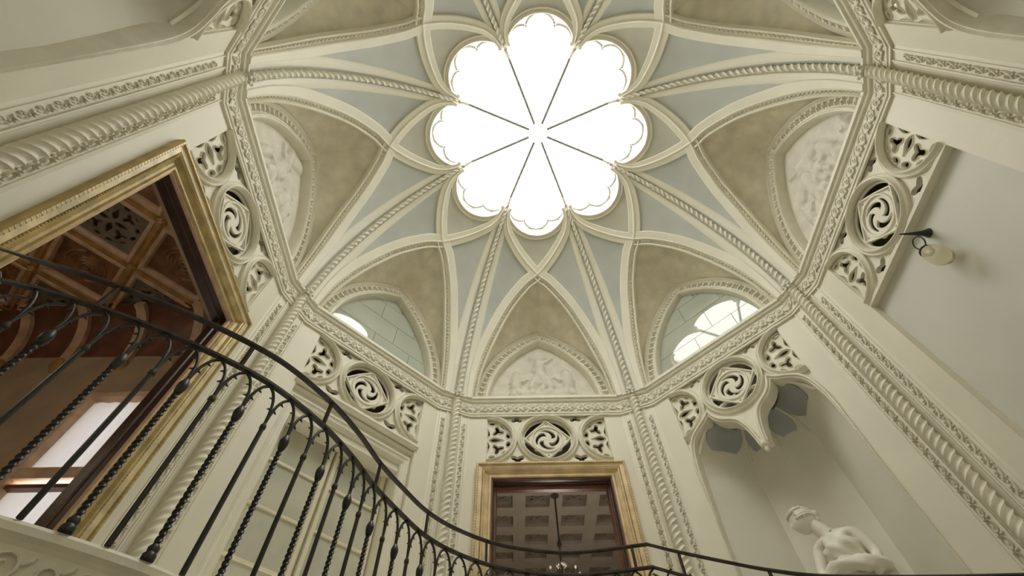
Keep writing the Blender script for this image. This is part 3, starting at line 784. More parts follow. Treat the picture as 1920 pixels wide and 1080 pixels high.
# glazed door with projecting cornice in the back left wall
W7 = bay_empty('door_3', 7); tag(W7, 'tall cream glazed double door with greenish panes behind the balustrade', 'glazed door', 'structure')
b = MB(); b.sweep([Vector((-.72, 0, 2.41)), Vector((.72, 0, 2.41))], INW, [(-.015, -.1), (-.015, .030), (.012, .034), (.030, .020), (.036, -.04), (.05, -.04), (.06, -.02), (.085, -.035), (.10, -.055), (.115, -.055), (.12, -.10)])
b.build('door_cornice', STONE, W7, smooth=False)
b = MB(); b.sweep([Vector((-.69, .06, 0)), Vector((-.69, .06, 2.28)), Vector((.69, .06, 2.28)), Vector((.69, .06, 0))], INW, [(0, -.05), (0, .02), (.02, .026), (.035, .012), (.06, .008), (.075, -.015), (.085, -.015), (.09, -.28), (.05, -.28)])
b.build('door_casing', STONE, W7, smooth=False)
for s in (-1, 1):
    b = MB(); lf = s*.30
    b.sweep([Vector((lf-.29, .27, .02)), Vector((lf-.29, .27, 2.18)), Vector((lf+.29, .27, 2.18)), Vector((lf+.29, .27, .02))], INW, [(0, 0), (.006, .02), (.040, .02), (.048, .004), (.048, -.02), (0, -.02)], closed=True)
    leaf = b.build('door_leaf', WINWOOD, W7, smooth=False)
    zs = [.07, .52, .93, 1.34, 1.75, 2.14]
    for z in zs[1:-1]:
        b = MB(); b.box(lf-.25, lf+.25, .262, .285, z-.011, z+.011); b.build('glazing_bar', WINWOOD, leaf, smooth=False)
    for z0, z1 in zip(zs[:-1], zs[1:]):
        b = MB(); b.box(lf-.25, lf+.25, .280, .286, z0+.008, z1-.008); b.build('glass_pane', DOORGL, leaf, smooth=False)
b = MB(); b.box(-.62, .62, .30, .36, 0, 2.2); b.build('door_backing', WINWOOD, W7, smooth=False)

# ------------------------------------------------------------------ statue niches
NICHEW = mat('niche_plaster', (.80, .775, .68), .6, .05, 1.5, .05, 25)
def niche(k, name):
    w_ = WALL[k]
    pl = [(-.70, .0), (-.70, .06), (-.36, .62), (.36, .62), (.70, .06), (.70, .0)]
    zt = 2.20
    b = MB()
    for (x0, y0), (x1, y1) in zip(pl[:-1], pl[1:]): b.quad((x0, y0, 0), (x1, y1, 0), (x1, y1, zt-.1), (x0, y0, zt-.1))
    b.quad(*[(x, y, 0) for x, y in pl])
    b.build('niche_wall', NICHEW, w_, smooth=False)
    key = (0, .06); seg = [((-.70, .06), (-.36, .62)), ((-.36, .62), (0, .62)), ((0, .62), (.36, .62)), ((.36, .62), (.70, .06))]
    def dome(e0, e1, s_, v_, off=0):
        ex = e0[0]+(e1[0]-e0[0])*s_; ey = e0[1]+(e1[1]-e0[1])*s_; c_ = cos(v_*pi/2)*(1-off); q_ = sin(v_*pi/2)
        zt_ = 1.98+.10*sin(pi*s_)
        return Vector((key[0]+(ex-key[0])*c_, key[1]+(ey-key[1])*c_, zt_+(2.66-zt_)*q_*(1-off)))
    for e0, e1 in seg:
        obj('niche_vault_cell', patch(lambda a_, b_: dome(e0, e1, a_, b_), 8, 12, NICHEW, 'niche_vault_cell'), w_)
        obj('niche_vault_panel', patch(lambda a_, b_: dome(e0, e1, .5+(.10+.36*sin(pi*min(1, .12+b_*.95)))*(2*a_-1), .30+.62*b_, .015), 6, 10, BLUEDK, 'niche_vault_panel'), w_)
    for e0, e1 in seg+[(seg[-1][1], seg[-1][1])]:
        b = MB(); P = [dome(e0, e1, 0, .28+.70*v_/12, .004) for v_ in range(13)]
        b.sweep(P, Vector((0, -.6, -.8)), [(-.018, -.02), (-.012, .016), (.012, .016), (.018, -.02)]); b.build('niche_rib', STONE, w_)
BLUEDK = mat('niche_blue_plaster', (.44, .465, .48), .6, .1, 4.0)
for k in (1, 3, 5): niche(k, 'niche')

# ------------------------------------------------------------------ marble statue in the back right niche
def statue():
    k = 1
    root = bay_empty('marble_statue', k); o2 = root.location
    n_ = Vector((sin(pi/4), cos(pi/4), 0)); t_ = Vector((cos(pi/4), -sin(pi/4), 0))
    root.location = Vector((AP*sin(pi/4), AP*cos(pi/4), 0))+n_*.30+t_*.04
    tag(root, 'white marble statue of a draped woman with turned head in the niche', 'statue')
    me = bpy.data.meshes.new('body')
    J = {'pel': (.02, 0, .78), 'wai': (.03, .0, .95), 'che': (.01, -.02, 1.07), 'nek': (-.035, 0, 1.215), 'hd': (-.120, -.022, 1.365),
         'shl': (-.145, -.01, 1.135), 'ell': (-.20, -.06, .93), 'wrl': (-.10, -.16, .84), 'hal': (-.05, -.18, .86),
         'shr': (.155, -.01, 1.165), 'elr': (.225, -.01, .965), 'wrr': (.20, -.13, .82), 'har': (.17, -.17, .78),
         'hil': (-.075, 0, .74), 'knl': (-.085, -.04, .42), 'anl': (-.08, 0, .08), 'tol': (-.09, -.11, .03),
         'hir': (.105, 0, .74), 'knr': (.12, -.02, .42), 'anr': (.12, .02, .08), 'tor': (.14, -.09, .03), 'cl': (-.07, -.02, 1.15), 'cr': (.08, -.02, 1.165)}
    Rd = {'pel': .125, 'wai': .105, 'che': .115, 'nek': .035, 'hd': .02, 'shl': .055, 'ell': .042, 'wrl': .03, 'hal': .026, 'shr': .055, 'elr': .042, 'wrr': .03, 'har': .026,
          'hil': .09, 'knl': .06, 'anl': .04, 'tol': .03, 'hir': .09, 'knr': .06, 'anr': .04, 'tor': .03, 'cl': .07, 'cr': .07}
    names = list(J); E_ = [('pel', 'wai'), ('wai', 'che'), ('che', 'nek'), ('nek', 'hd'), ('che', 'cl'), ('cl', 'shl'), ('shl', 'ell'), ('ell', 'wrl'), ('wrl', 'hal'), ('che', 'cr'), ('cr', 'shr'), ('shr', 'elr'), ('elr', 'wrr'), ('wrr', 'har'),
          ('pel', 'hil'), ('hil', 'knl'), ('knl', 'anl'), ('anl', 'tol'), ('pel', 'hir'), ('hir', 'knr'), ('knr', 'anr'), ('anr', 'tor')]
    me.from_pydata([J[n] for n in names], [(names.index(a), names.index(c)) for a, c in E_], [])
    bo = obj('body', me, root); sk = bo.modifiers.new('skin', 'SKIN'); sk.use_smooth_shade = True
    if not me.skin_vertices: 
        bm = bmesh.new(); bm.from_mesh(me); bm.verts.layers.skin.verify(); bm.to_mesh(me); bm.free()
    for i, n in enumerate(names):
        sv = me.skin_vertices[0].data[i]; sv.radius = (Rd[n], Rd[n]*(.82 if n in ('che', 'wai', 'pel', 'cl', 'cr') else 1)); sv.use_root = (n == 'pel')
    su = bo.modifiers.new('sub', 'SUBSURF'); su.levels = su.render_levels = 2
    me.materials.append(MARBLE)
    # head: profile turned to the left
    b = MB(); nu, nv = 32, 24; vs = []
    def g(x, s): return math.exp(-(x/s)**2)
    for j in range(nv+1):
        ph = pi*j/nv
        for i in range(nu):
            th = 2*pi*i/nu                       # th=0 is the face direction
            d = Vector((sin(ph)*cos(th), sin(ph)*sin(th), cos(ph))); z = d.z
            r = .098; r *= 1-.10*abs(d.y)*(1 if z < .2 else .6)
            x = d.x*1.08; zz_ = z*1.24
            f_ = max(0, d.x)**3
            rr_ = r*(1 + f_*(.20*g(d.y, .13)*g(z+.10, .17) - .05*g(z-.10, .10)*(1-g(d.y, .12)) - .07*g(abs(d.y)-.33, .12)*g(z-.06, .10) + .06*g(d.y, .2)*g(z+.48, .06) + .10*g(d.y, .25)*g(z+.72, .14) - .04*g(z+.56, .05)*g(d.y, .3)))
            if z < -.3: rr_ *= 1-.16*(-.3-z)*(1 if d.x < .2 else .3)
            vs.append((rr_*x, rr_*d.y, rr_*zz_))
    fs = [(j*nu+i, j*nu+(i+1) % nu, (j+1)*nu+(i+1) % nu, (j+1)*nu+i) for j in range(nv) for i in range(nu)]
    b.add(vs, fs)
    hm = b.mesh('head', MARBLE); bmm = bmesh.new(); bmm.from_mesh(hm); bmesh.ops.remove_doubles(bmm, verts=bmm.verts, dist=1e-5); bmm.to_mesh(hm); bmm.free()
    hd = obj('head', hm, root, (-.138, -.030, 1.372)); hd.rotation_euler = (radians(4), radians(10), radians(205))
    b = MB()                                    # hair: wavy cap, wreath of curls, bun
    for j in range(11):
        ph = radians(4+8.6*j)
        for i in range(22):
            th = 2*pi*(i+.5*(j % 2))/22; d = Vector((sin(ph)*cos(th), sin(ph)*sin(th), cos(ph)))
            if d.x > .42 and d.z < .50: continue
            if d.z < -.05 and d.x > -.2: continue
            p = Vector((d.x*.106, d.y*.100, d.z*.122)); Z = Vector((0, 0, 1)); X = d.cross(Z).normalized() if d.cross(Z).length > .01 else Vector((1, 0, 0)); Y = d.cross(X)
            b.lump(p-d*.010, X, Y, d, .026, .013, .016, 7)
    for i in range(16):
        th = radians(-100+200*i/15); d = Vector((cos(th), sin(th), .62)).normalized(); p = Vector((d.x*.112, d.y*.108, d.z*.122+.004))
        b.ball(p, .014, 8, 6)
    b.ball((-.108, 0, .015), .040, 12, 8); b.ball((-.098, 0, -.03), .032, 10, 6)
    b.build('hair', MARBLE, hd)
    # ears
    for s in (-1, 1): b = MB(); b.lump((-.005, s*.083, -.002), (1, 0, .2), (-.2, 0, 1), (0, s, 0), .016, .026, .018, 8); b.build('ear', MARBLE, hd)
    # drapery: sleeveless gown with folds from shoulders to floor
    b = MB(); nu, nv = 56, 46; vs = []
    for j in range(nv+1):
        z = 1.165-1.14*j/nv; t = j/nv
        for i in range(nu):
            th = 2*pi*i/nu; wx = .150+.012*sin(t*9)+(-.030*math.exp(-((z-.95)/.09)**2))+.045*math.exp(-((z-.72)/.16)**2)+.03*t
            if z > 1.08: wx -= .9*(z-1.08)
            wy = wx*.80
            bust = .040*math.exp(-((z-1.055)/.055)**2)*(math.exp(-((th+pi/2-2*pi-.55)/.32)**2)+math.exp(-((th+pi/2-2*pi+.55)/.32)**2)) if False else 0
            c_, s_ = cos(th), sin(th)
            if s_ < 0: bust = .040*math.exp(-((z-1.055)/.055)**2)*(math.exp(-((c_-.45)/.25)**2)+math.exp(-((c_+.45)/.25)**2))
            fold = (.006+.016*min(1, max(0, (1.0-z)*1.6)))*sin(th*11+2.2*sin(z*5)+z*6)
            if z > .93: fold = .007*sin(th*9+z*70)
            vs.append((.025-.02*t+(wx+fold)*c_, -.005+(wy+fold+bust)*s_, z))
    b.add(vs, [(j*nu+i, j*nu+(i+1) % nu, (j+1)*nu+(i+1) % nu, (j+1)*nu+i) for j in range(nv) for i in range(nu)])
    b.build('draped_gown', MARBLE, root, ang=80)
    b = MB(); P = spline([(.0, .0, 1.10), (-.02, .0, 1.19), (-.06, -.012, 1.27), (-.125, -.026, 1.375)], 5)
    b.sweep([Vector(p) for p in P], Vector((0, -1, 0)), [(cos(t), .95*sin(t)) for t in [2*pi*i/18 for i in range(18)]], scale=lambda i: (.105, .10, .093, .084, .076, .070, .066, .063, .061, .060, .060, .059, .058, .058, .057, .056)[i]); b.build('neck', MARBLE, root)
    b = MB()                                    # gathered mantle over the forearm
    P = spline([(-.19, -.06, .86), (-.10, -.185, .87), (.04, -.21, .88), (.17, -.17, .85), (.24, -.05, .86)], 8)
    b.sweep([Vector(p) for p in P], Vector((0, 0, 1)), lambda i: [((.050+.010*sin(3*t+i*.5))*cos(t), (.055+.010*sin(4*t+i))*sin(t)) for t in [2*pi*q/14 for q in range(14)]])
    P = spline([(.225, -.03, .87), (.27, -.02, .70), (.27, 0, .45), (.25, .02, .10)], 8)
    b.sweep([Vector(p) for p in P], Vector((0, -1, 0)), lambda i: [((.050+.014*sin(4*t+i*.2))*cos(t), (.045+.012*sin(3*t))*sin(t)) for t in [2*pi*q/14 for q in range(14)]])
    b.build('mantle', MARBLE, root, ang=80)
    b = MB(); b.lathe([(0, 0), (.26, 0), (.26, .03), (.24, .05), (0, .05)], (0, 0, -.0), 24); b.build('plinth', MARBLE, root)
statue()

# ------------------------------------------------------------------ wall lamp on the right wall
def lamp():
    k = 2; r = bay_empty('wall_lamp', k); tag(r, 'black iron wall lamp with an egg shaped amber glass bulb', 'lamp')
    b = MB(); P = [(.064, .10, 2.285), (.064, .065, 2.284), (.066, .02, 2.276), (.071, -.08, 2.260), (.076, -.19, 2.245)]
    b.sweep([Vector(p) for p in P], Vector((0, 0, 1)), [(.040*cos(t), .040*sin(t)) for t in [2*pi*i/12 for i in range(12)]], scale=lambda i: (1.0, .95, .58, .28, .12)[i])
    b.build('bracket', IRON, r)
    b = MB(); b.sweep([Vector((.022+.045*cos(t), -.05, 2.200+.060*sin(t))) for t in [2*pi*i/28 for i in range(28)]], Vector((0, 1, 0)), [(.0055*cos(q), .0055*sin(q)) for q in [2*pi*j/6 for j in range(6)]], closed=True)
    b.build('hanging_ring', IRON, r)
    def part(prof, nm, m, n):
        b = MB(); b.lathe(prof, (0, 0, 0), n); o = b.build(nm, m, r); o.location = (-.008, -.05, 2.150); o.rotation_euler = (0, radians(-12.5), 0)
    part([(0, .004), (.012, .002), (.034, -.010), (.047, -.028), (.049, -.036), (.042, -.038), (0, -.038)], 'lamp_cap', IRON, 20)
    part([(.036, -.038), (.034, -.06), (.028, -.08), (.024, -.10), (0, -.105)], 'socket', CHROME, 16)
    part([(.040, -.036), (.052, -.055), (.066, -.09), (.073, -.13), (.072, -.17), (.062, -.205), (.045, -.232), (.022, -.247), (0, -.25)], 'glass_bulb', BULB, 28)
lamp()

# ------------------------------------------------------------------ room beyond the left doorway: carved diamond ceiling, window
def left_room():
    e = empty('ceiling_coffered', (0, 0, 0)); tag(e, 'carved brown diamond coffered ceiling seen through the left gilt doorway', 'ceiling', 'structure')
    zc = 2.90
    b = MB(); b.box(-6.4, -2.852, -2.2, 1.22, zc+.065, zc+.10); b.build('ceiling_board', BRWOOD, e, smooth=False)
    L = .64; o = Vector((-3.436, .03, 0)); e1 = Vector((-.7071, .7071, 0)); e2 = Vector((.7071, .7071, 0))
    # panel prototypes in a local frame (diamond axes = x,y), looking down (-z) to the room
    b = MB(); h = L/2-.034
    P = [Vector((-h, -h, 0)), Vector((h, -h, 0)), Vector((h, h, 0)), Vector((-h, h, 0))]
    b.sweep(P, Vector((0, 0, -1)), [(0, -.03), (0, .012), (.008, .024), (.034, .024), (.042, .010), (.048, -.01), (.048, -.03)] if True else [], closed=True)
    BR = b.mesh('panel_border', PINK, smooth=False)
    b = MB(); b.box(-h+.02, h-.02, -h+.02, h-.02, .0, .02)
    for i in range(5):
        for s in (-1, 1):
            sp = [(s*(.03+.035*i)*cos(t), (.03+.035*i)*sin(t)*s, 0) for t in [j*.3+i*.5 for j in range(9)]]
            b.sweep([Vector(p) for p in sp], Vector((0, 0, -1)), [(-.012, 0), (0, .014), (.012, 0)])
    PA = b.mesh('carved_panel', BRWOOD, ang=30)
    v, f = plate([[(-h+.02, -h+.02), (h-.02, -h+.02), (h-.02, h-.02), (-h+.02, h-.02)]]+[[(x*.82, z*.82) for x, z in hh] for hh in PET], .03, .004)
    b = MB(); b.add([(x, z, y) for x, y, z in v], f); PT = b.mesh('pierced_panel', GREYDK, ang=30)
    b = MB(); b.ball((0, 0, -.012), .020, 10, 6)
    for i in range(6): t = pi*i/3; b.ball((.026*cos(t), .026*sin(t), -.004), .015, 8, 5)
    RO = b.mesh('gilt_rosette', BRGILT)
    b = MB(); b.box(-L/2, L/2, -.034, .034, -.006, .04); b.box(-L/2, L/2, -.012, .012, -.018, 0); BM = b.mesh('lattice_rib', BRGILT, smooth=False)
    def cut(o_):
        m_ = Matrix.Translation(o_.location) @ Matrix.Rotation(o_.rotation_euler.z, 4, 'Z')
        if o_.parent is not e: m_ = Matrix.Translation(o_.parent.location) @ Matrix.Rotation(o_.parent.rotation_euler.z, 4, 'Z') @ m_
        xs_ = [(m_ @ v_.co) for v_ in o_.data.vertices]
        if max(v_.x for v_ in xs_) < -2.86 and max(v_.y for v_ in xs_) < 1.0: return True
        if min(v_.x for v_ in xs_) > -2.87 or min(v_.y for v_ in xs_) > .99: bpy.data.objects.remove(o_); return False
        me_ = o_.data.copy(); bm_ = bmesh.new(); bm_.from_mesh(me_); inv = m_.inverted()
        for co, no in (((-2.86, 0, 0), (1, 0, 0)), ((0, 1.0, 0), (0, 1, 0))):
            bmesh.ops.bisect_plane(bm_, geom=bm_.verts[:]+bm_.edges[:]+bm_.faces[:], plane_co=inv @ Vector(co), plane_no=(inv.to_3x3() @ Vector(no)), clear_outer=True)
        bm_.to_mesh(me_); bm_.free(); o_.data = me_
        if len(me_.polygons) == 0: bpy.data.objects.remove(o_); return False
        return True
    for i in range(-4, 6):
        for j in range(-5, 6):
            c = o+e1*(L*i)+e2*(L*j)
            if not (-6.0 < c.x < -2.3 and -1.9 < c.y < 1.3): continue
            if c.x < -2.95 and c.y < .9: obj('gilt_rosette', RO, e, (c.x, c.y, zc-.012))
            for (d, rz) in ((e1, 3*pi/4), (e2, pi/4)):
                m = c+d*(L/2)
                cut(obj('lattice_rib', BM, e, (m.x, m.y, zc), rz))
            m = c+(e1+e2)*(L/2)
            if True:
                p = obj('pierced_panel' if (i+j) % 2 else 'carved_panel', PT if (i+j) % 2 else PA, e, (m.x, m.y, zc+.035), pi/4)
                bo_ = obj('panel_border', BR, p, (0, 0, -.03)); keep = cut(bo_)
                if not cut(p) and keep: bpy.data.objects.remove(bo_)
    # walls
    b = MB(); b.box(-6.4, -3.12, 1.20, 1.36, 1.98, 3.0); b.box(-6.4, -3.92, 1.20, 1.36, -.2, 1.98); b.box(-3.12, -2.93, 1.20, 1.36, -.2, 3.0); b.box(-3.92, -3.12, 1.20, 1.36, -.2, .25)
    b.box(-6.5, -6.4, -2.3, 1.36, -.2, 3.0); b.box(-6.4, -3.05, -2.32, -2.2, -.2, 3.0)
    tag(b.build('wall_anteroom', ROOMWALL, smooth=False), 'dim brown wall of the room beyond the left doorway', 'wall', 'structure')
    b = MB(); b.box(-6.4, -2.62, -2.2, 1.4, -.2, -.02); tag(b.build('floor_anteroom', FLOORM, smooth=False), 'floor of the room beyond the left doorway', 'floor', 'structure')
    b = MB()
    for s in (-1, 1): b.box(-2.90, -2.852, *sorted((s*.66, s*(2.3 if s < 0 else 1.5))), -.2, 3.0)
    b.box(-2.90, -2.852, -.7, .7, 2.24, 3.0)
    tag(b.build('wall_anteroom_inner', ROOMWALL, smooth=False), 'inner face of the left wall round the gilt doorway', 'wall', 'structure')
    # cove ribs springing from the wall to the ceiling
    for i, x in enumerate([-5.6, -5.05, -4.5, -3.95, -3.40]):
        b = MB(); P = [Vector((x, 1.20-.34*(1-cos(t)), 2.35+.52*sin(t))) for t in [pi/2*j/10 for j in range(11)]]
        b.sweep(P, Vector((1, 0, 0)), [(-.03, -.045), (.015, -.045), (.03, -.02), (.03, .02), (.015, .045), (-.03, .045)]); b.build('cove_rib', PINK, e)
        b = MB(); b.lump((x, 1.20, 2.36), (1, 0, 0), (0, 0, 1), (0, -1, 0), .07, .09, .07, 10); b.build('cove_corbel', BRGILT, e)
    for i, x in enumerate([-5.875, -5.325, -4.775, -4.225, -3.675]):
        b = MB(); nn = 10; vs = []
        for j in range(nn+1):
            t = pi/2*j/nn; vs += [(x-.275, 1.21-.34*(1-cos(t)), 2.37+.52*sin(t)), (x+.275, 1.21-.34*(1-cos(t)), 2.37+.52*sin(t))]
        b.add(vs, [(2*j, 2*j+1, 2*j+3, 2*j+2) for j in range(nn)]); b.build('cove_panel', REDWOOD, e)
    # window with blind
    w_ = empty('window_6', (-3.52, 1.20, 0)); tag(w_, 'wooden window with a white blind in the room beyond the left doorway', 'window', 'structure')
    b = MB(); b.sweep([Vector((-.44, 0, .22)), Vector((-.44, 0, 2.0)), Vector((.44, 0, 2.0)), Vector((.44, 0, .22))], INW, [(0, -.10), (0, .03), (.02, .04), (.05, .02), (.06, -.02), (.06, -.10)], closed=True); b.build('window_frame', PINK, w_, smooth=False)
    b = MB(); b.box(-.40, .40, -.01, .06, 1.17, 1.26); b.build('transom', PINK, w_, smooth=False)
    b = MB(); b.box(-.40, .40, .0, .05, 1.10, 1.13); b.build('transom', REDWOOD, w_, smooth=False)
    b = MB(); vs = []
    for i in range(25):
        x = -.40+.80*i/24; y = .04+.006*sin(i*1.9); vs += [(x, y, 1.26), (x, y, 1.95)]
    b.add(vs, [(2*i, 2*i+2, 2*i+3, 2*i+1) for i in range(24)]); b.build('window_blind', CLOTH, w_)
    b = MB(); b.quad((-.40, .05, .25), (.40, .05, .25), (.40, .05, 1.12), (-.40, .05, 1.12)); b.build('window_blind', CLOTH, w_, smooth=False)
left_room()
def added_ante_lamp():  # unseen lamp added to brighten and warm the dim anteroom
    c = empty('added_pendant_lamp', (-4.6, -1.1, 2.9)); tag(c, 'small unseen pendant globe lamp added to light the room beyond the left doorway', 'lamp')
    b = MB(); b.lathe([(0, 0), (.05, 0), (.045, -.02), (.008, -.03), (.008, -.55), (.03, -.57), (.05, -.62), (.0, -.62)], n=12); b.build('added_lamp_stem', BRGILT, c)
    b = MB(); b.ball((0, 0, -.70), .09, 16, 12); b.build('added_lamp_globe', GLOBE, c)
    l = bpy.data.lights.new('added_pendant_light', 'POINT'); l.energy = 7; l.color = (1, .80, .56); l.shadow_soft_size = .1
    lo = bpy.data.objects.new('added_pendant_light', l); COL.objects.link(lo); lo.parent = c; lo.location = (0, 0, -.90)
def em_material(name, col, st):
    m = bpy.data.materials.new(name); m.use_nodes = True; b = m.node_tree.nodes['Principled BSDF']
    b.inputs['Base Color'].default_value = (*col, 1); b.inputs['Emission Color'].default_value = (*col, 1); b.inputs['Emission Strength'].default_value = st; return m
GLOBE = em_material('added_globe_glass', (1, .82, .6), 3)
added_ante_lamp()

# ------------------------------------------------------------------ room beyond the back doorway: grey coffered ceiling and chandelier
def back_room():
    zc = 2.90
    e = empty('ceiling_backroom', (0, 0, 0)); tag(e, 'dull grey coffered ceiling seen through the back doorway', 'ceiling', 'structure')
    b = MB(); b.box(-2.6, 2.6, 2.87, 7.6, zc+.09, zc+.13); b.build('ceiling_board', GREYDK, e, smooth=False)
    sx, sy = .49, .44; x0, y0 = -.08+.245, 4.32
    b = MB(); b.box(-.085, .085, -sy/2, sy/2, 0, .09); BX = b.mesh('coffer_beam', GREYWOOD, smooth=False)
    b = MB(); b.box(-sx/2+.085, sx/2-.085, -.095, .095, 0, .09); BY = b.mesh('coffer_beam', GREYWOOD, smooth=False)
    b = MB(); b.box(-sx/2+.085, sx/2-.085, -sy/2+.095, sy/2-.095, .05, .09)
    for (dx, dy, a) in ((0, 0, 0), (.06, .02, .6), (-.06, .02, -.6), (.05, -.03, -.5), (-.05, -.03, .5)):
        b.lump((dx, dy, .05), (cos(a), sin(a), 0), (-sin(a), cos(a), 0), (0, 0, -1), .045, .022, .03, 8)
    PN = b.mesh('coffer_panel', GREYDK)
    for i in range(-5, 5):
        for j in range(-3, 8):
            x = x0+sx*i; y = y0+sy*j
            if abs(x) > 2.4 or y > 7.4: continue
            obj('coffer_beam', BX, e, (x, y+sy/2, zc)); obj('coffer_beam', BY, e, (x+sx/2, y, zc)); obj('coffer_panel', PN, e, (x+sx/2, y+sy/2, zc))
    b = MB(); b.box(-2.6, 2.6, 7.5, 7.6, -.2, 3.0); b.box(-2.7, -2.6, 3.1, 7.6, -.2, 3.0); b.box(2.6, 2.7, 3.1, 7.6, -.2, 3.0)
    for s in (-1, 1): b.box(*sorted((s*.66, s*2.6)), 2.86, 2.92, -.2, 3.0)
    b.box(-.7, .7, 2.86, 2.92, 2.26, 3.0)
    tag(b.build('wall_backroom', ROOMWALL, smooth=False), 'dim walls of the room beyond the back doorway', 'wall', 'structure')
    b = MB(); b.box(-2.6, 2.6, 2.66, 7.5, -.2, -.02); tag(b.build('floor_backroom', FLOORM, smooth=False), 'floor of the room beyond the back doorway', 'floor', 'structure')
    # chandelier
    c = empty('chandelier', (.14, 3.98, zc)); tag(c, 'hanging chandelier with crystal drops glimpsed through the back doorway', 'chandelier')
    b = MB(); b.lathe([(0, .0), (.05, 0), (.055, -.012), (.03, -.03), (.012, -.05), (0, -.05)], n=14); b.build('ceiling_rose', IRON2, c)
    b = MB(); b.lathe([(.011, -.04), (.011, -.60), (.025, -.63), (.030, -.66), (.011, -.70), (.011, -.86), (.011, -1.04), (.03, -1.08), (.04, -1.16), (.02, -1.28), (0, -1.33)], n=10); b.build('chandelier_rod', IRON2, c)
    b1 = MB(); b1.sweep([Vector(p) for p in spline([(.02, 0, -1.20), (.10, 0, -1.28), (.17, 0, -1.22), (.20, 0, -1.13)], 5)], Vector((0, 1, 0)), [(.008*cos(t), .008*sin(t)) for t in [2*pi*i/6 for i in range(6)]])
    b1.lathe([(0, -1.13), (.022, -1.12), (.026, -1.105), (.011, -1.10), (.010, -1.02), (0, -1.02)], (.20, 0, 0), 10); AM = b1.mesh('chandelier_arm', CHROME)
    CM = []
    for q in ((.20, 0, -1.17), (.12, 0, -1.32), (.05, 0, -.90)): b1 = MB(); b1.ball(q, .012, 6, 5, 1.7); CM.append(b1.mesh('crystal_drop', CRYST))
    b1 = MB(); b1.ball((.20, 0, -.995), .012, 8, 6, 1.7); FM = b1.mesh('candle_bulb', FLAME)
    for i in range(8):
        a = obj('chandelier_arm', AM, c, None, 2*pi*i/8); [obj('crystal_drop', q, a) for q in CM]; obj('candle_bulb', FM, a)
    l = bpy.data.lights.new('chandelier_light', 'POINT'); l.energy = 30; l.color = (1, .9, .78); l.shadow_soft_size = .2
    lo = bpy.data.objects.new('chandelier_light', l); COL.objects.link(lo); lo.parent = c; lo.location = (0, 0, -1.5)
FLAME = em_material('candle_bulb_glass', (1, .85, .6), .25)
CRYST = mat('crystal', (.75, .74, .70), .05, .02, 3)
back_room()

# ------------------------------------------------------------------ gallery slab and wrought iron balustrade
# plan of the rail: x, y, drop below the level stretch
PATH = [(-2.47, -.85, -.385), (-2.545, -.675, -.185), (-2.48, -.53, -.070), (-2.30, -.370, -.01), (-2.06, -.205, 0), (-1.82, -.015, 0), (-1.66, .155, 0), (-1.488, .43, 0), (-1.372, .705, 0), (-1.288, .975, 0), (-1.165, 1.255, 0), (-1.035, 1.506, 0), (-.855, 1.716, 0), (-.593, 1.91, 0), (-.346, 2.01, 0), (-.033, 2.073, 0), (.237, 2.051, 0), (.614, 1.975, 0)]
DOWN = [(.614, 1.975, 0), (.783, 1.89, -.105), (1.075, 1.768, -.255), (1.28, 1.65, -.375), (1.51, 1.52, -.485), (1.75, 1.27, -.625), (1.95, .93, -.80), (2.08, .52, -1.0), (2.12, .05, -1.22), (2.04, -.45, -1.44), (1.85, -.90, -1.66), (1.57, -1.30, -1.88), (1.20, -1.62, -2.10), (.78, -1.85, -2.32)]
flat = resample([Vector(p) for p in spline(PATH, 8)], .04); down = resample([Vector(p) for p in spline(DOWN, 8)], .04)
RAIL = empty('balustrade', (0, 0, 0)); tag(RAIL, 'black wrought iron gallery balustrade with twisted balusters and gothic arches', 'balustrade')
def bar(prof, z, nm, m):
    b = MB(); P = [p+Vector((0, 0, z)) for p in flat]+[p+Vector((0, 0, z)) for p in down[1:]]
    b.sweep(P, Vector((0, 0, 1)), prof); return b.build(nm, m, RAIL, ang=35)
bar([(-.014, -.009), (.014, -.009), (.016, .002), (.011, .009), (-.011, .009), (-.016, .002)], 1.078, 'handrail', IRON2)
bar([(-.015, -.009), (.015, -.009), (.015, .006), (.010, .010), (-.010, .010), (-.015, .006)], .905, 'lower_rail', IRON2)
def nearest(x, y):
    return min(flat+down, key=lambda p: (p.x-x)**2+(p.y-y)**2)
b = MB(); b.sweep([Vector((0, 0, .91)), Vector((0, 0, 1.07))], Vector((0, -1, 0)), [(-.009, -.009), (.009, -.009), (.009, .009), (-.009, .009)]); PM = b.mesh('rail_post', IRON2, smooth=False)
for (x, y) in ((-2.35, -.47), (-1.826, -.02), (-1.488, .43), (-1.285, .975), (-1.033, 1.508), (-.596, 1.89), (.50, 2.005), (.80, 1.88), (1.28, 1.65)):
    p = nearest(x, y); obj('rail_post', PM, RAIL, (p.x, p.y, p.z), 0)
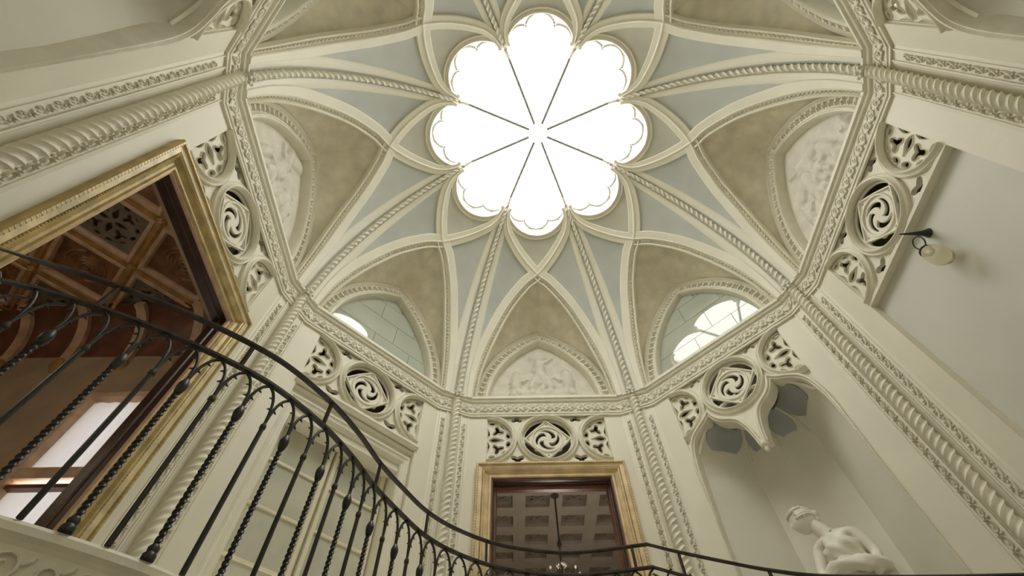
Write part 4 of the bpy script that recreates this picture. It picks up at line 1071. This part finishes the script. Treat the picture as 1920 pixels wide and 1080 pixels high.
# balusters every 0.135 m
SP_ = .136
lev = resample(flat, SP_)
def arm():
    b = MB()
    for s in (-1, 1):
        P = [Vector(p) for p in spline([(0, 0, .675), (s*.004, 0, .745), (s*.014, 0, .81), (s*.036, 0, .862), (s*.068, 0, .892)], 5)]
        b.sweep(P, Vector((0, -1, 0)), [(.0078*cos(t), .0078*sin(t)) for t in [2*pi*i/8 for i in range(8)]])
        for (x, z) in ((.008, .775), (.024, .838)):
            b.sweep([Vector((s*x, 0, z)), Vector((s*(x+.020), 0, z-.012))], Vector((0, -1, 0)), [(-.006, -.006), (.006, -.006), (.006, .006), (-.006, .006)], scale=lambda i: (1, .3)[i])
    return b.mesh('arch_arms', IRON)
ARM = arm()
b = MB(); zz = [.0+.0075*i for i in range(int(.63/.0075)+1)]
b.sweep([(0, 0, z) for z in zz], Vector((0, -1, 0)), rope_prof(.0150, 12, 2, .40, 1.3), twist=lambda i: -2*pi*zz[i]/.054); TW = b.mesh('twisted_baluster', IRON, ang=70)
b = MB(); b.lathe([(0, .61), (.014, .612), (.018, .622), (.023, .648), (.023, .668), (.015, .690), (.010, .70), (0, .70)], n=12); CO = b.mesh('bulb_collar', IRON)
b = MB(); b.lathe([(0, -.05), (.024, -.05), (.024, -.032), (.018, -.024), (.021, -.008), (.013, .006), (0, .006)], n=12); FT = b.mesh('foot', IRON)
b = MB(); b.sweep([(0, 0, -.05), (0, 0, .66)], Vector((0, -1, 0)), [(.0115*cos(t), .0115*sin(t)) for t in [2*pi*i/8+pi/8 for i in range(8)]]); PB = b.mesh('plain_baluster', IRON, smooth=False)
b = MB(); b.lathe([(.0115, .645), (.0155, .652), (.0155, .668), (.0085, .682)], n=10); CP = b.mesh('small_collar', IRON2)
for i in range(len(lev)-1):
    p = (lev[i]+lev[i+1])/2; t = lev[i+1]-lev[i]; rz = atan2(t.y, t.x)
    if i % 2 == 0:
        o = obj('twisted_baluster', TW, RAIL, tuple(p), rz); obj('bulb_collar', CO, o); obj('foot', FT, o)
    else:
        o = obj('plain_baluster', PB, RAIL, tuple(p), rz); obj('small_collar', CP, o)
    obj('arch_arms', ARM, o)
# slab: from the rail out to the walls
def outer(p):
    a = atan2(p.x, p.y); k = round(a/(pi/4)); d = (AP-.01)/cos(a-k*pi/4); return Vector((d*sin(a), d*cos(a), p.z))
b = MB(); F = flat; n = len(F); vs = []; inn = []
for i, p in enumerate(F):
    t = (F[min(n-1, i+1)]-F[max(0, i-1)]); nn = Vector((t.y, -t.x, 0)).normalized(); inn.append(nn)
prof = [(.0, -.055), (.012, -.07), (.012, -.095), (.0, -.11), (-.008, -.125), (-.008, -.255), (.0, -.265), (-.015, -.31), (-.06, -.34), (-.13, -.35)]
m = len(prof)+2
for i, p in enumerate(F):
    o_ = outer(p); vs.append((o_.x, o_.y, p.z-.055))
    for (a, z) in prof: q = p+inn[i]*a; vs.append((q.x, q.y, p.z+z))
    vs.append((o_.x, o_.y, p.z-.35))
b.add(vs, [(i*m+j, i*m+j+1, (i+1)*m+j+1, (i+1)*m+j) for i in range(n-1) for j in range(m-1)])
SLAB = tag(b.build('floor_gallery', STONE, smooth=False), 'curved stone gallery slab with carved edge under the balustrade', 'floor', 'structure')
b = MB(); S = resample([p+inn[i]*-.007+Vector((0, 0, -.19)) for i, p in enumerate(F)], .115)
for i in range(len(S)-1):
    c = (S[i]+S[i+1])/2; T = (S[i+1]-S[i]).normalized(); N = Vector((T.y, -T.x, 0)).normalized(); Z = Vector((0, 0, 1)); s = 1 if i % 2 else -1
    sp = [c+T*(.045*(1-.6*t)*cos(s*(2.8-7.2*t)))+Z*(.05*(1-.6*t)*sin(s*(2.8-7.2*t))) for t in [j/13 for j in range(14)]]
    b.sweep(sp, N, [(-.008, -.004), (-.004, .014), (.004, .014), (.008, -.004)])
    for (dx, dz, a) in ((.05, .03*s, .8*s), (.05, -.035*s, -.8*s)): b.lump(c+T*dx+Z*dz, T*cos(a)+Z*sin(a), Z*cos(a)-T*sin(a), N, .026, .012, .014, 7)
o = b.build('edge_carving', ORN, SLAB); o['kind'] = 'stuff'

# ------------------------------------------------------------------ curved stair going down from the gallery
STAIR = empty('curved_staircase', (0, 0, 0)); tag(STAIR, 'curved stone stair descending along the wall below the right end of the balustrade', 'staircase', 'structure')
tr = resample(down, .26)
for i in range(len(tr)-1):
    p, q = tr[i], tr[i+1]; z = q.z-.06; t_ = (q-p).normalized(); nn = Vector((t_.y, -t_.x, 0)).normalized()*.04
    p0, q0 = outer(p), outer(q); p1, q1 = p+nn, q+nn+Vector((t_.x, t_.y, 0))*.03
    b = MB(); T_ = [(p1.x, p1.y), (q1.x, q1.y), (q0.x, q0.y), (p0.x, p0.y)]
    b.add([(x, y, z) for x, y in T_]+[(x, y, z-.14) for x, y in T_], [(0, 1, 2, 3), (7, 6, 5, 4), (0, 4, 5, 1), (1, 5, 6, 2), (2, 6, 7, 3), (3, 7, 4, 0)])
    b.build('tread', STONE, STAIR, smooth=False)
lev = resample(down, SP_)
for i in range(len(lev)-1):
    p = (lev[i]+lev[i+1])/2; t_ = lev[i+1]-lev[i]
    o = obj('plain_baluster', PB, RAIL, tuple(p), atan2(t_.y, t_.x)); obj('small_collar', CP, o); obj('arch_arms', ARM, o)
